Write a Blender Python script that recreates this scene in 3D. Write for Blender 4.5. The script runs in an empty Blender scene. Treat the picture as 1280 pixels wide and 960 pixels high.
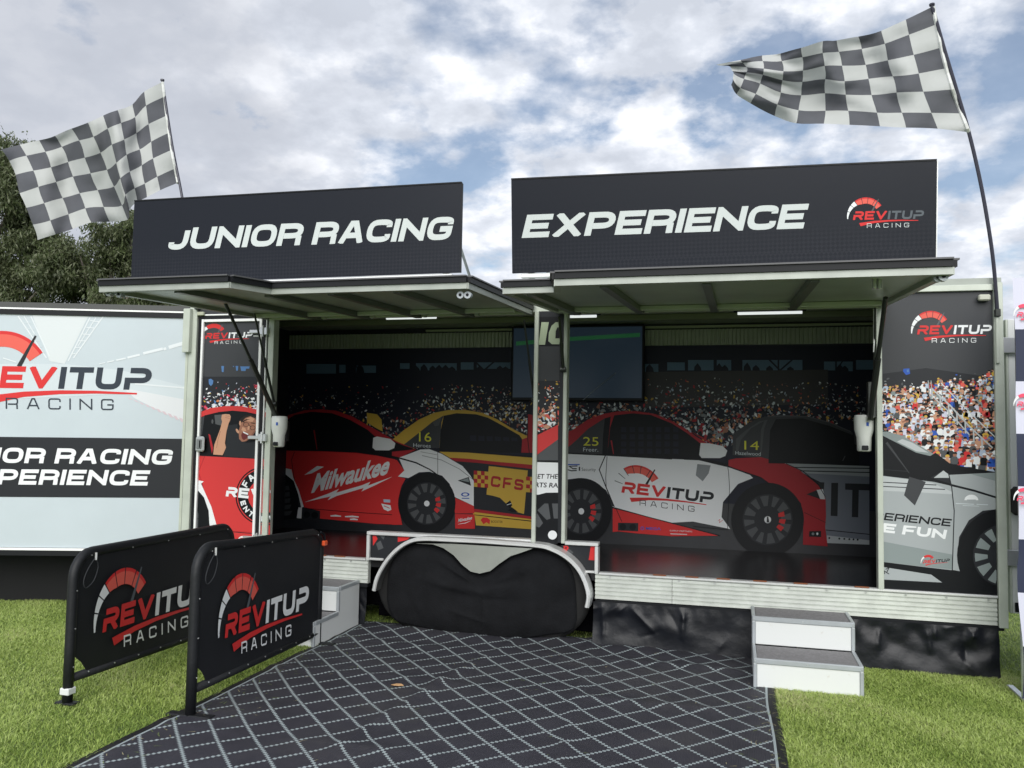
import bpy, math, random
import numpy as np
from mathutils import Vector, noise
S = bpy.context.scene
C = S.collection
R = math.radians

# ------------------------------------------------------------------ camera
F = 1050.0
CAM = Vector((0, -6.0, 1.47))
pi_, ro_, ya_ = R(3.477), R(0.997), R(-14.89)
FW = Vector((math.sin(ya_)*math.cos(pi_), math.cos(ya_)*math.cos(pi_), math.sin(pi_)))
RT0 = Vector((math.cos(ya_), -math.sin(ya_), 0))
UP0 = RT0.cross(FW)
RT = RT0*math.cos(ro_) + UP0*math.sin(ro_)
UP = UP0*math.cos(ro_) - RT0*math.sin(ro_)
cd = bpy.data.cameras.new('camera'); cam = bpy.data.objects.new('camera', cd); C.objects.link(cam)
from mathutils import Matrix
m3 = Matrix((RT, UP, -FW)).transposed()
cam.matrix_world = Matrix.Translation(CAM) @ m3.to_4x4()
cd.sensor_width = 36; cd.lens = 36*F/1280; cd.clip_end = 2000; cd.clip_start = .05
S.camera = cam

# ------------------------------------------------------------------ world, sun, exposure
SUN_EL, SUN_AZ = R(35), R(170)       # azimuth measured clockwise from +Y: sun behind the camera, to the left
w = bpy.data.worlds.new('World'); S.world = w; w.use_nodes = True
nt = w.node_tree; nt.nodes.clear()
def N(t, typ, **k):
    n = t.nodes.new(typ)
    for a, b in k.items():
        if a == 'inp':
            for i, v in b.items(): n.inputs[i].default_value = v
        else: setattr(n, a, b)
    return n
def ramp(t, stops, interp='LINEAR'):
    n = t.nodes.new('ShaderNodeValToRGB'); cr = n.color_ramp; cr.interpolation = interp
    while len(cr.elements) < len(stops): cr.elements.new(.5)
    for e, (p, c) in zip(cr.elements, stops):
        e.position = p; e.color = (c[0], c[1], c[2], 1) if not isinstance(c, (int, float)) else (c, c, c, 1)
    return n
out = N(nt, 'ShaderNodeOutputWorld'); sky = N(nt, 'ShaderNodeTexSky', sky_type='NISHITA', sun_disc=False,
    sun_elevation=SUN_EL, sun_rotation=SUN_AZ)
bg1 = N(nt, 'ShaderNodeBackground', inp={'Strength': .075}); nt.links.new(sky.outputs[0], bg1.inputs[0])
tc = N(nt, 'ShaderNodeTexCoord'); sep = N(nt, 'ShaderNodeSeparateXYZ'); nt.links.new(tc.outputs['Generated'], sep.inputs[0])
zz_ = N(nt, 'ShaderNodeMath', operation='MAXIMUM', inp={1: 0.0}); nt.links.new(sep.outputs[2], zz_.inputs[0])
za = N(nt, 'ShaderNodeMath', operation='ADD', inp={1: .30}); nt.links.new(zz_.outputs[0], za.inputs[0])
dx = N(nt, 'ShaderNodeMath', operation='DIVIDE'); nt.links.new(sep.outputs[0], dx.inputs[0]); nt.links.new(za.outputs[0], dx.inputs[1])
dy = N(nt, 'ShaderNodeMath', operation='DIVIDE'); nt.links.new(sep.outputs[1], dy.inputs[0]); nt.links.new(za.outputs[0], dy.inputs[1])
cmb = N(nt, 'ShaderNodeCombineXYZ', inp={2: 3.7}); nt.links.new(dx.outputs[0], cmb.inputs[0]); nt.links.new(dy.outputs[0], cmb.inputs[1])
n1 = N(nt, 'ShaderNodeTexNoise', inp={'Scale': 5.6, 'Detail': 10, 'Roughness': .56, 'Distortion': .05})
n2 = N(nt, 'ShaderNodeTexNoise', inp={'Scale': 1.3, 'Detail': 3, 'Roughness': .5})
n3 = N(nt, 'ShaderNodeTexNoise', inp={'Scale': 9, 'Detail': 7, 'Roughness': .55})
for n in (n1, n2, n3): nt.links.new(cmb.outputs[0], n.inputs['Vector'])
ad = N(nt, 'ShaderNodeMath', operation='MULTIPLY_ADD', inp={1: .7}); nt.links.new(n2.outputs[0], ad.inputs[0]); nt.links.new(n1.outputs[0], ad.inputs[2])
def blob(d, r, k):
    v = N(nt, 'ShaderNodeVectorMath', operation='DISTANCE'); nt.links.new(tc.outputs['Generated'], v.inputs[0]); v.inputs[1].default_value = d
    w_ = N(nt, 'ShaderNodeMath', operation='MULTIPLY_ADD', inp={1: .55}); nt.links.new(n1.outputs[0], w_.inputs[0]); nt.links.new(v.outputs['Value'], w_.inputs[2])
    mr = N(nt, 'ShaderNodeMapRange', interpolation_type='SMOOTHSTEP', inp={1: r+.275, 2: .275+r*.3, 3: 0.0, 4: k}); nt.links.new(w_.outputs[0], mr.inputs[0]); return mr.outputs[0]
def addn(a, b, op='ADD'):
    n = N(nt, 'ShaderNodeMath', operation=op); nt.links.new(a, n.inputs[0])
    if isinstance(b, float): n.inputs[1].default_value = b
    else: nt.links.new(b, n.inputs[1])
    return n.outputs[0]
thin = addn(blob((-.27, .85, .46), .26, .10), blob((.22, .90, .38), .34, .10))
low = N(nt, 'ShaderNodeMapRange', inp={1: .34, 2: .12, 3: 0.0, 4: .20}); nt.links.new(sep.outputs[2], low.inputs[0])
grey = blob((-.68, .66, .32), .42, 1.0)
adv = addn(addn(addn(ad.outputs[0], thin, 'SUBTRACT'), low.outputs[0]), addn(grey, .12, 'MULTIPLY'))
cov = ramp(nt, [(.69, 0), (.88, 1)]); nt.links.new(adv, cov.inputs[0])
covh = N(nt, 'ShaderNodeMath', operation='MULTIPLY_ADD', use_clamp=True, inp={1: .80, 2: .20}); nt.links.new(cov.outputs[0], covh.inputs[0])
ccol = ramp(nt, [(.36, (.60, .64, .72)), (.5, (.74, .78, .86)), (.62, (.98, 1.0, 1.05))]); nt.links.new(n3.outputs[0], ccol.inputs[0])
bg2 = N(nt, 'ShaderNodeBackground', inp={'Strength': .68}); gm = N(nt, 'ShaderNodeMixRGB', inp={2: (.50, .53, .60, 1)}); gf = addn(grey, .8, 'MULTIPLY'); nt.links.new(gf, gm.inputs[0]); nt.links.new(ccol.outputs[0], gm.inputs[1])
nt.links.new(gm.outputs[0], bg2.inputs[0])
mx = N(nt, 'ShaderNodeMixShader'); nt.links.new(covh.outputs[0], mx.inputs[0]); nt.links.new(bg1.outputs[0], mx.inputs[1]); nt.links.new(bg2.outputs[0], mx.inputs[2])
nt.links.new(mx.outputs[0], out.inputs[0])

sl = bpy.data.lights.new('sun', 'SUN'); so = bpy.data.objects.new('sun', sl); C.objects.link(so)
sl.energy = 2.1; sl.angle = R(54); sl.color = (1, .98, .94)
sd = Vector((math.sin(SUN_AZ)*math.cos(SUN_EL), math.cos(SUN_AZ)*math.cos(SUN_EL), math.sin(SUN_EL)))
so.rotation_euler = sd.to_track_quat('Z', 'Y').to_euler()
S.view_settings.view_transform = 'Standard'; S.view_settings.look = 'None'; S.view_settings.exposure = 0.66; S.view_settings.gamma = 1
S.cycles.max_bounces = 8; S.cycles.diffuse_bounces = 4; S.cycles.caustics_reflective = False; S.cycles.caustics_refractive = False

# ------------------------------------------------------------------ materials
MATS = {}
def mat(name, col, rough=.6, metal=0.0, spec=.5, var=.0, vscale=6.0, bump=0.0, bscale=40.0, emis=None, trans=0.0):
    if name in MATS: return MATS[name]
    m = bpy.data.materials.new(name); m.use_nodes = True; t = m.node_tree; b = t.nodes['Principled BSDF']
    b.inputs['Base Color'].default_value = (*col, 1); b.inputs['Roughness'].default_value = rough
    b.inputs['Metallic'].default_value = metal; b.inputs['Specular IOR Level'].default_value = spec
    if var or bump:
        co = N(t, 'ShaderNodeTexCoord')
    if var:
        nz = N(t, 'ShaderNodeTexNoise', inp={'Scale': vscale, 'Detail': 6, 'Roughness': .6}); t.links.new(co.outputs['Object'], nz.inputs['Vector'])
        r = ramp(t, [(.3, tuple(c*(1-var) for c in col)), (.7, tuple(min(1, c*(1+var)) for c in col))])
        t.links.new(nz.outputs[0], r.inputs[0]); t.links.new(r.outputs[0], b.inputs['Base Color'])
    if bump:
        nb = N(t, 'ShaderNodeTexNoise', inp={'Scale': bscale, 'Detail': 4}); t.links.new(co.outputs['Object'], nb.inputs['Vector'])
        bp = N(t, 'ShaderNodeBump', inp={'Strength': bump, 'Distance': .01}); t.links.new(nb.outputs[0], bp.inputs['Height']); t.links.new(bp.outputs[0], b.inputs['Normal'])
    if emis: b.inputs['Emission Color'].default_value = (*emis[0], 1); b.inputs['Emission Strength'].default_value = emis[1]
    if trans:
        tr = N(t, 'ShaderNodeBsdfTranslucent'); tr.inputs[0].default_value = (*col, 1); ms = N(t, 'ShaderNodeMixShader', inp={0: trans})
        o = t.nodes['Material Output']; t.links.new(b.outputs[0], ms.inputs[1]); t.links.new(tr.outputs[0], ms.inputs[2]); t.links.new(ms.outputs[0], o.inputs[0])
    MATS[name] = m; return m
alu = mat('aluminium', (.62, .65, .60), .5, .12, var=.12, vscale=9, bump=.08, bscale=60)
alu2 = mat('aluminium_bright', (.74, .75, .74), .35, .35, var=.08)
apost = mat('painted_post', (.50, .54, .47), .5, .1, var=.1, vscale=5)
white = mat('white_panel', (.68, .70, .69), .45, var=.04, vscale=3)
_t = white.node_tree; _b = _t.nodes['Principled BSDF']; _n = N(_t, 'ShaderNodeTexNoise', inp={'Scale': 14, 'Detail': 10, 'Roughness': .75}); _c = N(_t, 'ShaderNodeTexCoord'); _t.links.new(_c.outputs['Object'], _n.inputs['Vector'])
_r = ramp(_t, [(.62, (.68, .70, .69)), (.74, (.55, .53, .48))]); _t.links.new(_n.outputs[0], _r.inputs[0]); _t.links.new(_r.outputs[0], _b.inputs['Base Color'])
whitet = mat('white_trim', (.85, .86, .85), .4)
greytr = mat('tread_grey', (.21, .205, .21), .85, bump=.5, bscale=250, var=.2, vscale=60)
blackw = mat('interior_black', (.010, .012, .016), .45, var=.3)
floorm = mat('floor_black', (.012, .012, .014), .24, var=.5, vscale=3, spec=.5)
awnu = mat('awning_underside', (.40, .44, .40), .35, .1, var=.12, vscale=2.5)
awnd = mat('awning_rib', (.13, .14, .13), .4, .1)
blackt = mat('black_trim', (.009, .010, .012), .5, spec=.25)
steptrim = mat('step_trim', (.40, .43, .45), .4, .3, var=.1)
awnedge = mat('awning_edge', (.36, .385, .35), .42, .2, var=.12)
vinyl = mat('black_vinyl', (.005, .006, .009), .36, spec=.34, bump=.25, bscale=18, var=.3)
cloth = mat('black_cover_cloth', (.010, .0105, .012), .9, spec=.15, bump=.35, bscale=90, var=.25, vscale=8)
strutm = mat('strut_dark', (.045, .05, .045), .35, .5)
blkf = mat('barrier_fabric', (.012, .013, .016), .62, spec=.35, var=.15, vscale=4, bump=.12, bscale=300)
blkm = mat('barrier_sleeve', (.010, .011, .013), .55, spec=.35, bump=.2, bscale=30)
tyre = mat('tyre_rubber', (.012, .012, .012), .8)
poleM = mat('pole_dark', (.03, .03, .045), .35, .2)
galv = mat('galvanised', (.6, .62, .62), .35, .8)
# printed inks
def ink(n, c, rough=.42): return mat('ink_'+n, c, rough, spec=.22)
K = ink('black', (.005, .006, .008)); K2 = ink('charcoal', (.022, .024, .028)); K3 = ink('dark_grey', (.05, .053, .058))
G1 = ink('mid_grey', (.085, .09, .095)); G2 = ink('grey', (.25, .27, .28)); SIL = ink('silver', (.36, .39, .40)); SIL2 = ink('silver_light', (.48, .51, .52))
SILD = ink('silver_dark', (.24, .28, .28))
W = ink('white', (.78, .80, .81)); WG = ink('soft_white', (.60, .66, .68)); RED = ink('red', (.62, .035, .035)); RED2 = ink('deep_red', (.40, .022, .03)); CORAL = ink('coral', (.72, .12, .09))
YEL = ink('yellow', (.62, .40, .06)); YL = ink('lime_yellow', (.72, .70, .06)); BLU = ink('blue', (.03, .10, .45)); SKYB = ink('sky_blue', (.09, .20, .42)); DIMB = ink('dim_blue', (.10, .17, .25))
SLATE = ink('slate', (.03, .04, .055)); DOORRED = ink('door_red', (.60, .045, .045)); SKIN = ink('skin', (.34, .155, .10)); SKIN2 = ink('skin_light', (.56, .30, .19)); HAIR = ink('hair', (.02, .014, .012))
LETT = ink('sign_letter', (.56, .60, .59)); LGRN = ink('pale_green', (.40, .47, .33)); NAVY = ink('navy', (.03, .036, .07)); LAV = ink('pale_lavender', (.62, .62, .74)); PINK = ink('pink', (.75, .08, .15)); DKSL = ink('dark_slate', (.10, .115, .13))
GRN = ink('green', (.02, .09, .04)); NVB = ink('night_blue', (.012, .014, .026)); DUST = ink('dust', (.07, .065, .06))
ORG = ink('orange', (.66, .22, .08)); PALEB = ink('pale_blue', (.45, .53, .66))

# ------------------------------------------------------------------ object helpers
WL = {}
def tag(o, label=None, cat=None, group=None, kind=None):
    if label: o['label'] = label
    if cat: o['category'] = cat
    if group: o['group'] = group
    if kind: o['kind'] = kind
    return o
def thing(name, label, cat, loc=(0, 0, 0), group=None):
    o = bpy.data.objects.new(name, None); C.objects.link(o); o.location = loc; o.empty_display_size = .2
    WL[o.name] = Vector(loc); return tag(o, label, cat, group)
def mk(name, verts, faces, mats, parent=None, fm=None, smooth=False):
    v = np.array(verts, dtype=float).reshape(-1, 3)
    c = (v.min(0)+v.max(0))/2
    me = bpy.data.meshes.new(name); me.from_pydata((v-c).tolist(), [], faces)
    if not isinstance(mats, (list, tuple)): mats = [mats]
    for m in mats: me.materials.append(m)
    if fm: me.polygons.foreach_set('material_index', fm)
    if smooth: me.polygons.foreach_set('use_smooth', [True]*len(me.polygons))
    me.update()
    o = bpy.data.objects.new(name, me); C.objects.link(o)
    WL[o.name] = Vector(c)
    if parent: o.parent = parent; o.location = Vector(c)-WL[parent.name]
    else: o.location = c
    return o
def copy_obj(o, parent, dv):
    c = o.copy(); C.objects.link(c); c.parent = parent; c.location = o.location+Vector(dv); WL[c.name] = WL[o.name]+Vector(dv)
    return c
class MB:
    def __init__(s): s.v = []; s.f = []; s.m = []; s.cm = 0
    def add(s, vs, fs):
        n = len(s.v); s.v += [tuple(p) for p in vs]; s.f += [tuple(i+n for i in f) for f in fs]; s.m += [s.cm]*len(fs)
    def box(s, x0, x1, y0, y1, z0, z1):
        s.hexa([(x0, y0, z0), (x1, y0, z0), (x1, y1, z0), (x0, y1, z0), (x0, y0, z1), (x1, y0, z1), (x1, y1, z1), (x0, y1, z1)])
    def hexa(s, p): s.add(p, [(0, 3, 2, 1), (4, 5, 6, 7), (0, 1, 5, 4), (1, 2, 6, 5), (2, 3, 7, 6), (3, 0, 4, 7)])
    def bbox(s, x0, x1, y0, y1, z0, z1, b=.004):       # box with chamfered edges
        b = min(b, (x1-x0)*.45, (y1-y0)*.45, (z1-z0)*.45)
        vs = []; idx = {}
        for ix in (0, 1):
            for iy in (0, 1):
                for iz in (0, 1):
                    X = (x0, x1)[ix]; Y = (y0, y1)[iy]; Z = (z0, z1)[iz]; sx = b*(1-2*ix); sy = b*(1-2*iy); sz = b*(1-2*iz)
                    idx[ix, iy, iz, 0] = len(vs); vs.append((X, Y+sy, Z+sz))
                    idx[ix, iy, iz, 1] = len(vs); vs.append((X+sx, Y, Z+sz))
                    idx[ix, iy, iz, 2] = len(vs); vs.append((X+sx, Y+sy, Z))
        fs = []
        q = [(0, 0), (1, 0), (1, 1), (0, 1)]
        for s_ in (0, 1):
            a = [idx[s_, i, j, 0] for i, j in q]; fs.append(a if s_ else a[::-1])
            a = [idx[i, s_, j, 1] for i, j in q]; fs.append(a[::-1] if s_ else a)
            a = [idx[i, j, s_, 2] for i, j in q]; fs.append(a if s_ else a[::-1])
        for i in (0, 1):
            for j in (0, 1):
                fs.append((idx[0, i, j, 1], idx[1, i, j, 1], idx[1, i, j, 2], idx[0, i, j, 2]))
                fs.append((idx[i, 0, j, 0], idx[i, 1, j, 0], idx[i, 1, j, 2], idx[i, 0, j, 2]))
                fs.append((idx[i, j, 0, 0], idx[i, j, 1, 0], idx[i, j, 1, 1], idx[i, j, 0, 1]))
        for k in idx:
            if k[3] == 0: i, j, l = k[:3]; fs.append((idx[i, j, l, 0], idx[i, j, l, 1], idx[i, j, l, 2]))
        s.add(vs, fs)
    def prism(s, pts, d):                              # polygon extruded along d
        n = len(pts); d = Vector(d); P = [Vector(p) for p in pts]; Q = [p+d for p in P]
        s.add(P+Q, [tuple(range(n)), tuple(range(2*n-1, n-1, -1))]+[(i, (i+1) % n, n+(i+1) % n, n+i) for i in range(n)])
    def tube(s, pts, r, seg=8, cap=True, flat=None):
        P = [Vector(p) for p in pts]; n = len(P); vs = []; rr = r if isinstance(r, (list, tuple)) else [r]*n
        u = None
        for i, p in enumerate(P):
            t = (P[min(i+1, n-1)]-P[max(i-1, 0)]).normalized()
            if u is None: u = t.cross(Vector((0, 0, 1)) if abs(t.z) < .9 else Vector((0, 1, 0))).normalized()
            u = (u-t*u.dot(t)).normalized(); v = t.cross(u)
            for k in range(seg):
                a = 2*math.pi*k/seg; vs.append(p+u*rr[i]*math.cos(a)+v*rr[i]*math.sin(a))
        fs = [(i*seg+k, i*seg+(k+1) % seg, (i+1)*seg+(k+1) % seg, (i+1)*seg+k) for i in range(n-1) for k in range(seg)]
        if cap: fs += [tuple(range(seg))[::-1], tuple((n-1)*seg+k for k in range(seg))]
        s.add(vs, fs)
    def lathe(s, c, prof, seg=20):
        vs = [(c[0]+r*math.cos(2*math.pi*k/seg), c[1]+r*math.sin(2*math.pi*k/seg), c[2]+z) for r, z in prof for k in range(seg)]
        s.add(vs, [(i*seg+k, i*seg+(k+1) % seg, (i+1)*seg+(k+1) % seg, (i+1)*seg+k) for i in range(len(prof)-1) for k in range(seg)])
    def build(s, name, mats, parent=None, smooth=False):
        return mk(name, s.v, s.f, mats, parent, s.m, smooth)
def boxo(name, m, parent, *a, b=.003):
    q = MB(); q.bbox(*a, b=b); return q.build(name, m, parent)

# ------------------------------------------------------------------ pixel rays onto physical planes
def ray(x, y): return FW*F + RT*(x-640) - UP*(y-480)
def onY(x, y, Y=0.0):
    d = ray(x, y); return CAM+d*((Y-CAM.y)/d.y)
def onZ(x, y, Z=0.0):
    d = ray(x, y); return CAM+d*((Z-CAM.z)/d.z)
class Plane:
    def __init__(s, o, n): s.o = Vector(o); s.n = Vector(n).normalized()
    def at(s, x, y, d=0.0):
        r = ray(x, y); o = s.o+s.n*d; return CAM+r*((o-CAM).dot(s.n)/r.dot(s.n))

# ------------------------------------------------------------------ lettering
def rnd(pts, r, closed=False):
    o = []; n = len(pts)
    for i, p in enumerate(pts):
        if len(p) > 2 and (closed or 0 < i < n-1):
            a = pts[(i-1) % n]; b = pts[(i+1) % n]; P = Vector(p[:2])
            A = Vector(a[:2])-P; B = Vector(b[:2])-P
            ra = min(r, A.length*.5); rb = min(r, B.length*.5); A = P+A.normalized()*ra; B = P+B.normalized()*rb
            for k in range(6):
                t = k/5; q = A*(1-t)**2+P*2*t*(1-t)+B*t*t; o.append((q.x, q.y))
        else: o.append((p[0], p[1]))
    return o
r_ = 1
GL = {
'A': (1.12, [[(0, 0), (.40, 1), (.60, 1), (1, 0)], [(.2, .3), (.8, .3)]]), 'B': (1.05, [[(0, 0), (0, 1), (.95, 1, 1), (.95, .52, 1), (.14, .52)], [(.14, .50), (1, .50, 1), (1, 0, 1), (.14, 0)]]),
'C': (1.08, [[(1, .70), (1, 1, 1), (0, 1, 1), (0, 0, 1), (1, 0, 1), (1, .30)]]), 'D': (1.1, [[(0, 0), (0, 1), (1, 1, 1), (1, 0, 1), 'c']]),
'E': (1.0, [[(1, 1), (0, 1), (0, 0), (1, 0)], [(0, .5), (.93, .5)]]), 'F': (1.0, [[(1, 1), (0, 1), (0, 0)], [(0, .46), (.9, .46)]]),
'G': (1.1, [[(1, .72), (1, 1, 1), (0, 1, 1), (0, 0, 1), (1, 0, 1), (1, .47), (.5, .47)]]), 'H': (1.1, [[(0, 0), (0, 1)], [(1, 0), (1, 1)], [(0, .5), (1, .5)]]),
'I': (0, [[(0, 0), (0, 1)]]), 'J': (.85, [[(1, 1), (1, 0, 1), (0, 0, 1), (0, .3)]]), 'K': (1.05, [[(0, 0), (0, 1)], [(1, 1), (.1, .5), (1, 0)]]),
'L': (.9, [[(0, 1), (0, 0), (1, 0)]]), 'M': (1.35, [[(0, 0), (0, 1), (.5, .15), (1, 1), (1, 0)]]), 'N': (1.12, [[(0, 0), (0, 1), (1, 0), (1, 1)]]),
'O': (1.12, [[(0, 0, 1), (0, 1, 1), (1, 1, 1), (1, 0, 1), 'c']]), 'P': (1.05, [[(0, 0), (0, 1), (1, 1, 1), (1, .38, 1), (.14, .38)]]),
'R': (1.08, [[(0, 0), (0, 1), (1, 1, 1), (1, .42, 1), (.14, .42)], [(.96, .40), (.98, 0)]]), 'S': (1.02, [[(1, .76), (1, 1, 1), (0, 1, 1), (0, .5, 1), (1, .5, 1), (1, 0, 1), (0, 0, 1), (0, .24)]]),
'T': (1.0, [[(0, 1), (1, 1)], [(.5, 1), (.5, 0)]]), 'U': (1.08, [[(0, 1), (0, 0, 1), (1, 0, 1), (1, 1)]]), 'V': (1.2, [[(0, 1), (.5, 0), (1, 1)]]),
'X': (1.15, [[(0, 0), (1, 1)], [(0, 1), (1, 0)]]), 'Y': (1.1, [[(0, 1), (.5, .45), (1, 1)], [(.5, .45), (.5, 0)]]),
'r': (1.1, [[(.05, 1), (1, 1, 1), (1, .45, 1), (.02, .45), (0, 0)], [(.55, .45), (1, 0)]]), 'p': (1.1, [[(.08, 1), (1, 1, 1), (1, .40, 1), (0, .40), (0, 0)]]),
' ': (.32, [])}
def twidth(s, th=.22, sp=.12): return sum(GL[c][0]*(1 if c != 'I' else 1)+(th if c == 'I' else 0)+sp for c in s)-sp
def off(pts, h, closed):
    n = len(pts); L = []; Rr = []
    P = [Vector(p) for p in pts]
    for i in range(n):
        a = P[i-1] if (i > 0 or closed) else None; b = P[(i+1) % n] if (i < n-1 or closed) else None
        if a is None: d = (b-P[i]).normalized(); nn = Vector((-d.y, d.x)); k = 1
        elif b is None: d = (P[i]-a).normalized(); nn = Vector((-d.y, d.x)); k = 1
        else:
            d1 = (P[i]-a).normalized(); d2 = (b-P[i]).normalized(); nn = Vector((-(d1.y+d2.y), d1.x+d2.x))
            if nn.length < 1e-6: nn = Vector((-d1.y, d1.x))
            nn.normalize(); k = min(1/max(nn.dot(Vector((-d1.y, d1.x))), .35), 2.6)
        hh = h[min(i, len(h)-1)] if isinstance(h, (list, tuple)) else h
        L.append(P[i]+nn*hh*k); Rr.append(P[i]-nn*hh*k)
    return L, Rr
def strips(pts, h, closed=False):
    L, Rr = off(pts, h, closed); n = len(pts); q = []
    for i in range(n if closed else n-1):
        j = (i+1) % n; q.append([L[i], L[j], Rr[j], Rr[i]])
    return q
def letters(s, th=.22, sp=.12, rr=.34):
    """quads (each a list of four 2D points) with height 1, and the total width"""
    x = 0; o = []; h = th/2
    for c in s:
        wd, sts = GL[c]
        if c == 'I': wd = th
        for k, st in enumerate(sts):
            closed = st[-1] == 'c'
            if closed: st = st[:-1]
            m = [((x+h+p[0]*(wd-th)), h+p[1]*(1-th))+((1,) if len(p) > 2 else ()) for p in st]
            if c in 'AVXKMNYR' : pass
            if not closed and c in 'IHTFPUrpRVYAXKN' or (c == 'M'):
                m = list(m)
                for e in (0, -1):
                    if abs(st[e][1]) < 1e-6: m[e] = (m[e][0], 0)+tuple(m[e][2:])
                    elif abs(st[e][1]-1) < 1e-6 and c not in 'rpT': m[e] = (m[e][0], 1)+tuple(m[e][2:])
            if c in 'ECFGSLJT' and not closed:
                m = list(m)
                for e in (0, -1):
                    a = st[e]; b = st[1] if e == 0 else st[-2]
                    if abs(a[1]-b[1]) < 1e-6:
                        if a[0] > .85 and a[0] > b[0]: m[e] = (m[e][0]+h*(1 if a[0] > .97 else .6), m[e][1])
                        elif a[0] < .1 and b[0] > a[0] and c == 'T': m[e] = (m[e][0]-h, m[e][1])
            pts = rnd(m, rr, closed)
            pts = [p for i, p in enumerate(pts) if i == 0 or (Vector(p)-Vector(pts[i-1])).length > .012]
            if closed and (Vector(pts[0])-Vector(pts[-1])).length < .012: pts.pop()
            hv = h*(1.0)
            for q in strips(pts, hv, closed):
                q = clip_poly([tuple(p) for p in q], [(-50, 0), (50, 0), (50, 1), (-50, 1)])
                if len(q) > 2: o.append(([Vector(p) for p in q], k))
        x += wd+sp
    return o, x-sp

FT = {}
def font_mesh(s, bold=.0, shear=0.0):
    key = (s, bold, shear)
    if key in FT: return FT[key]
    cu = bpy.data.curves.new('t', 'FONT'); cu.body = s; cu.offset = bold; cu.shear = shear; cu.resolution_u = 3; cu.fill_mode = 'FRONT'
    o = bpy.data.objects.new('t', cu); C.objects.link(o); bpy.context.view_layer.update()
    me = bpy.data.meshes.new_from_object(o.evaluated_get(bpy.context.evaluated_depsgraph_get()))
    v = [tuple(p.co)[:2] for p in me.vertices]; f = [tuple(p.vertices) for p in me.polygons]
    bpy.data.objects.remove(o); bpy.data.curves.remove(cu); bpy.data.meshes.remove(me)
    xs = [p[0] for p in v]; x0, x1 = min(xs), max(xs)
    cap = .73
    v = [((p[0]-x0)/(x1-x0), p[1]/cap) for p in v]
    FT[key] = (v, f); return v, f

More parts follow.
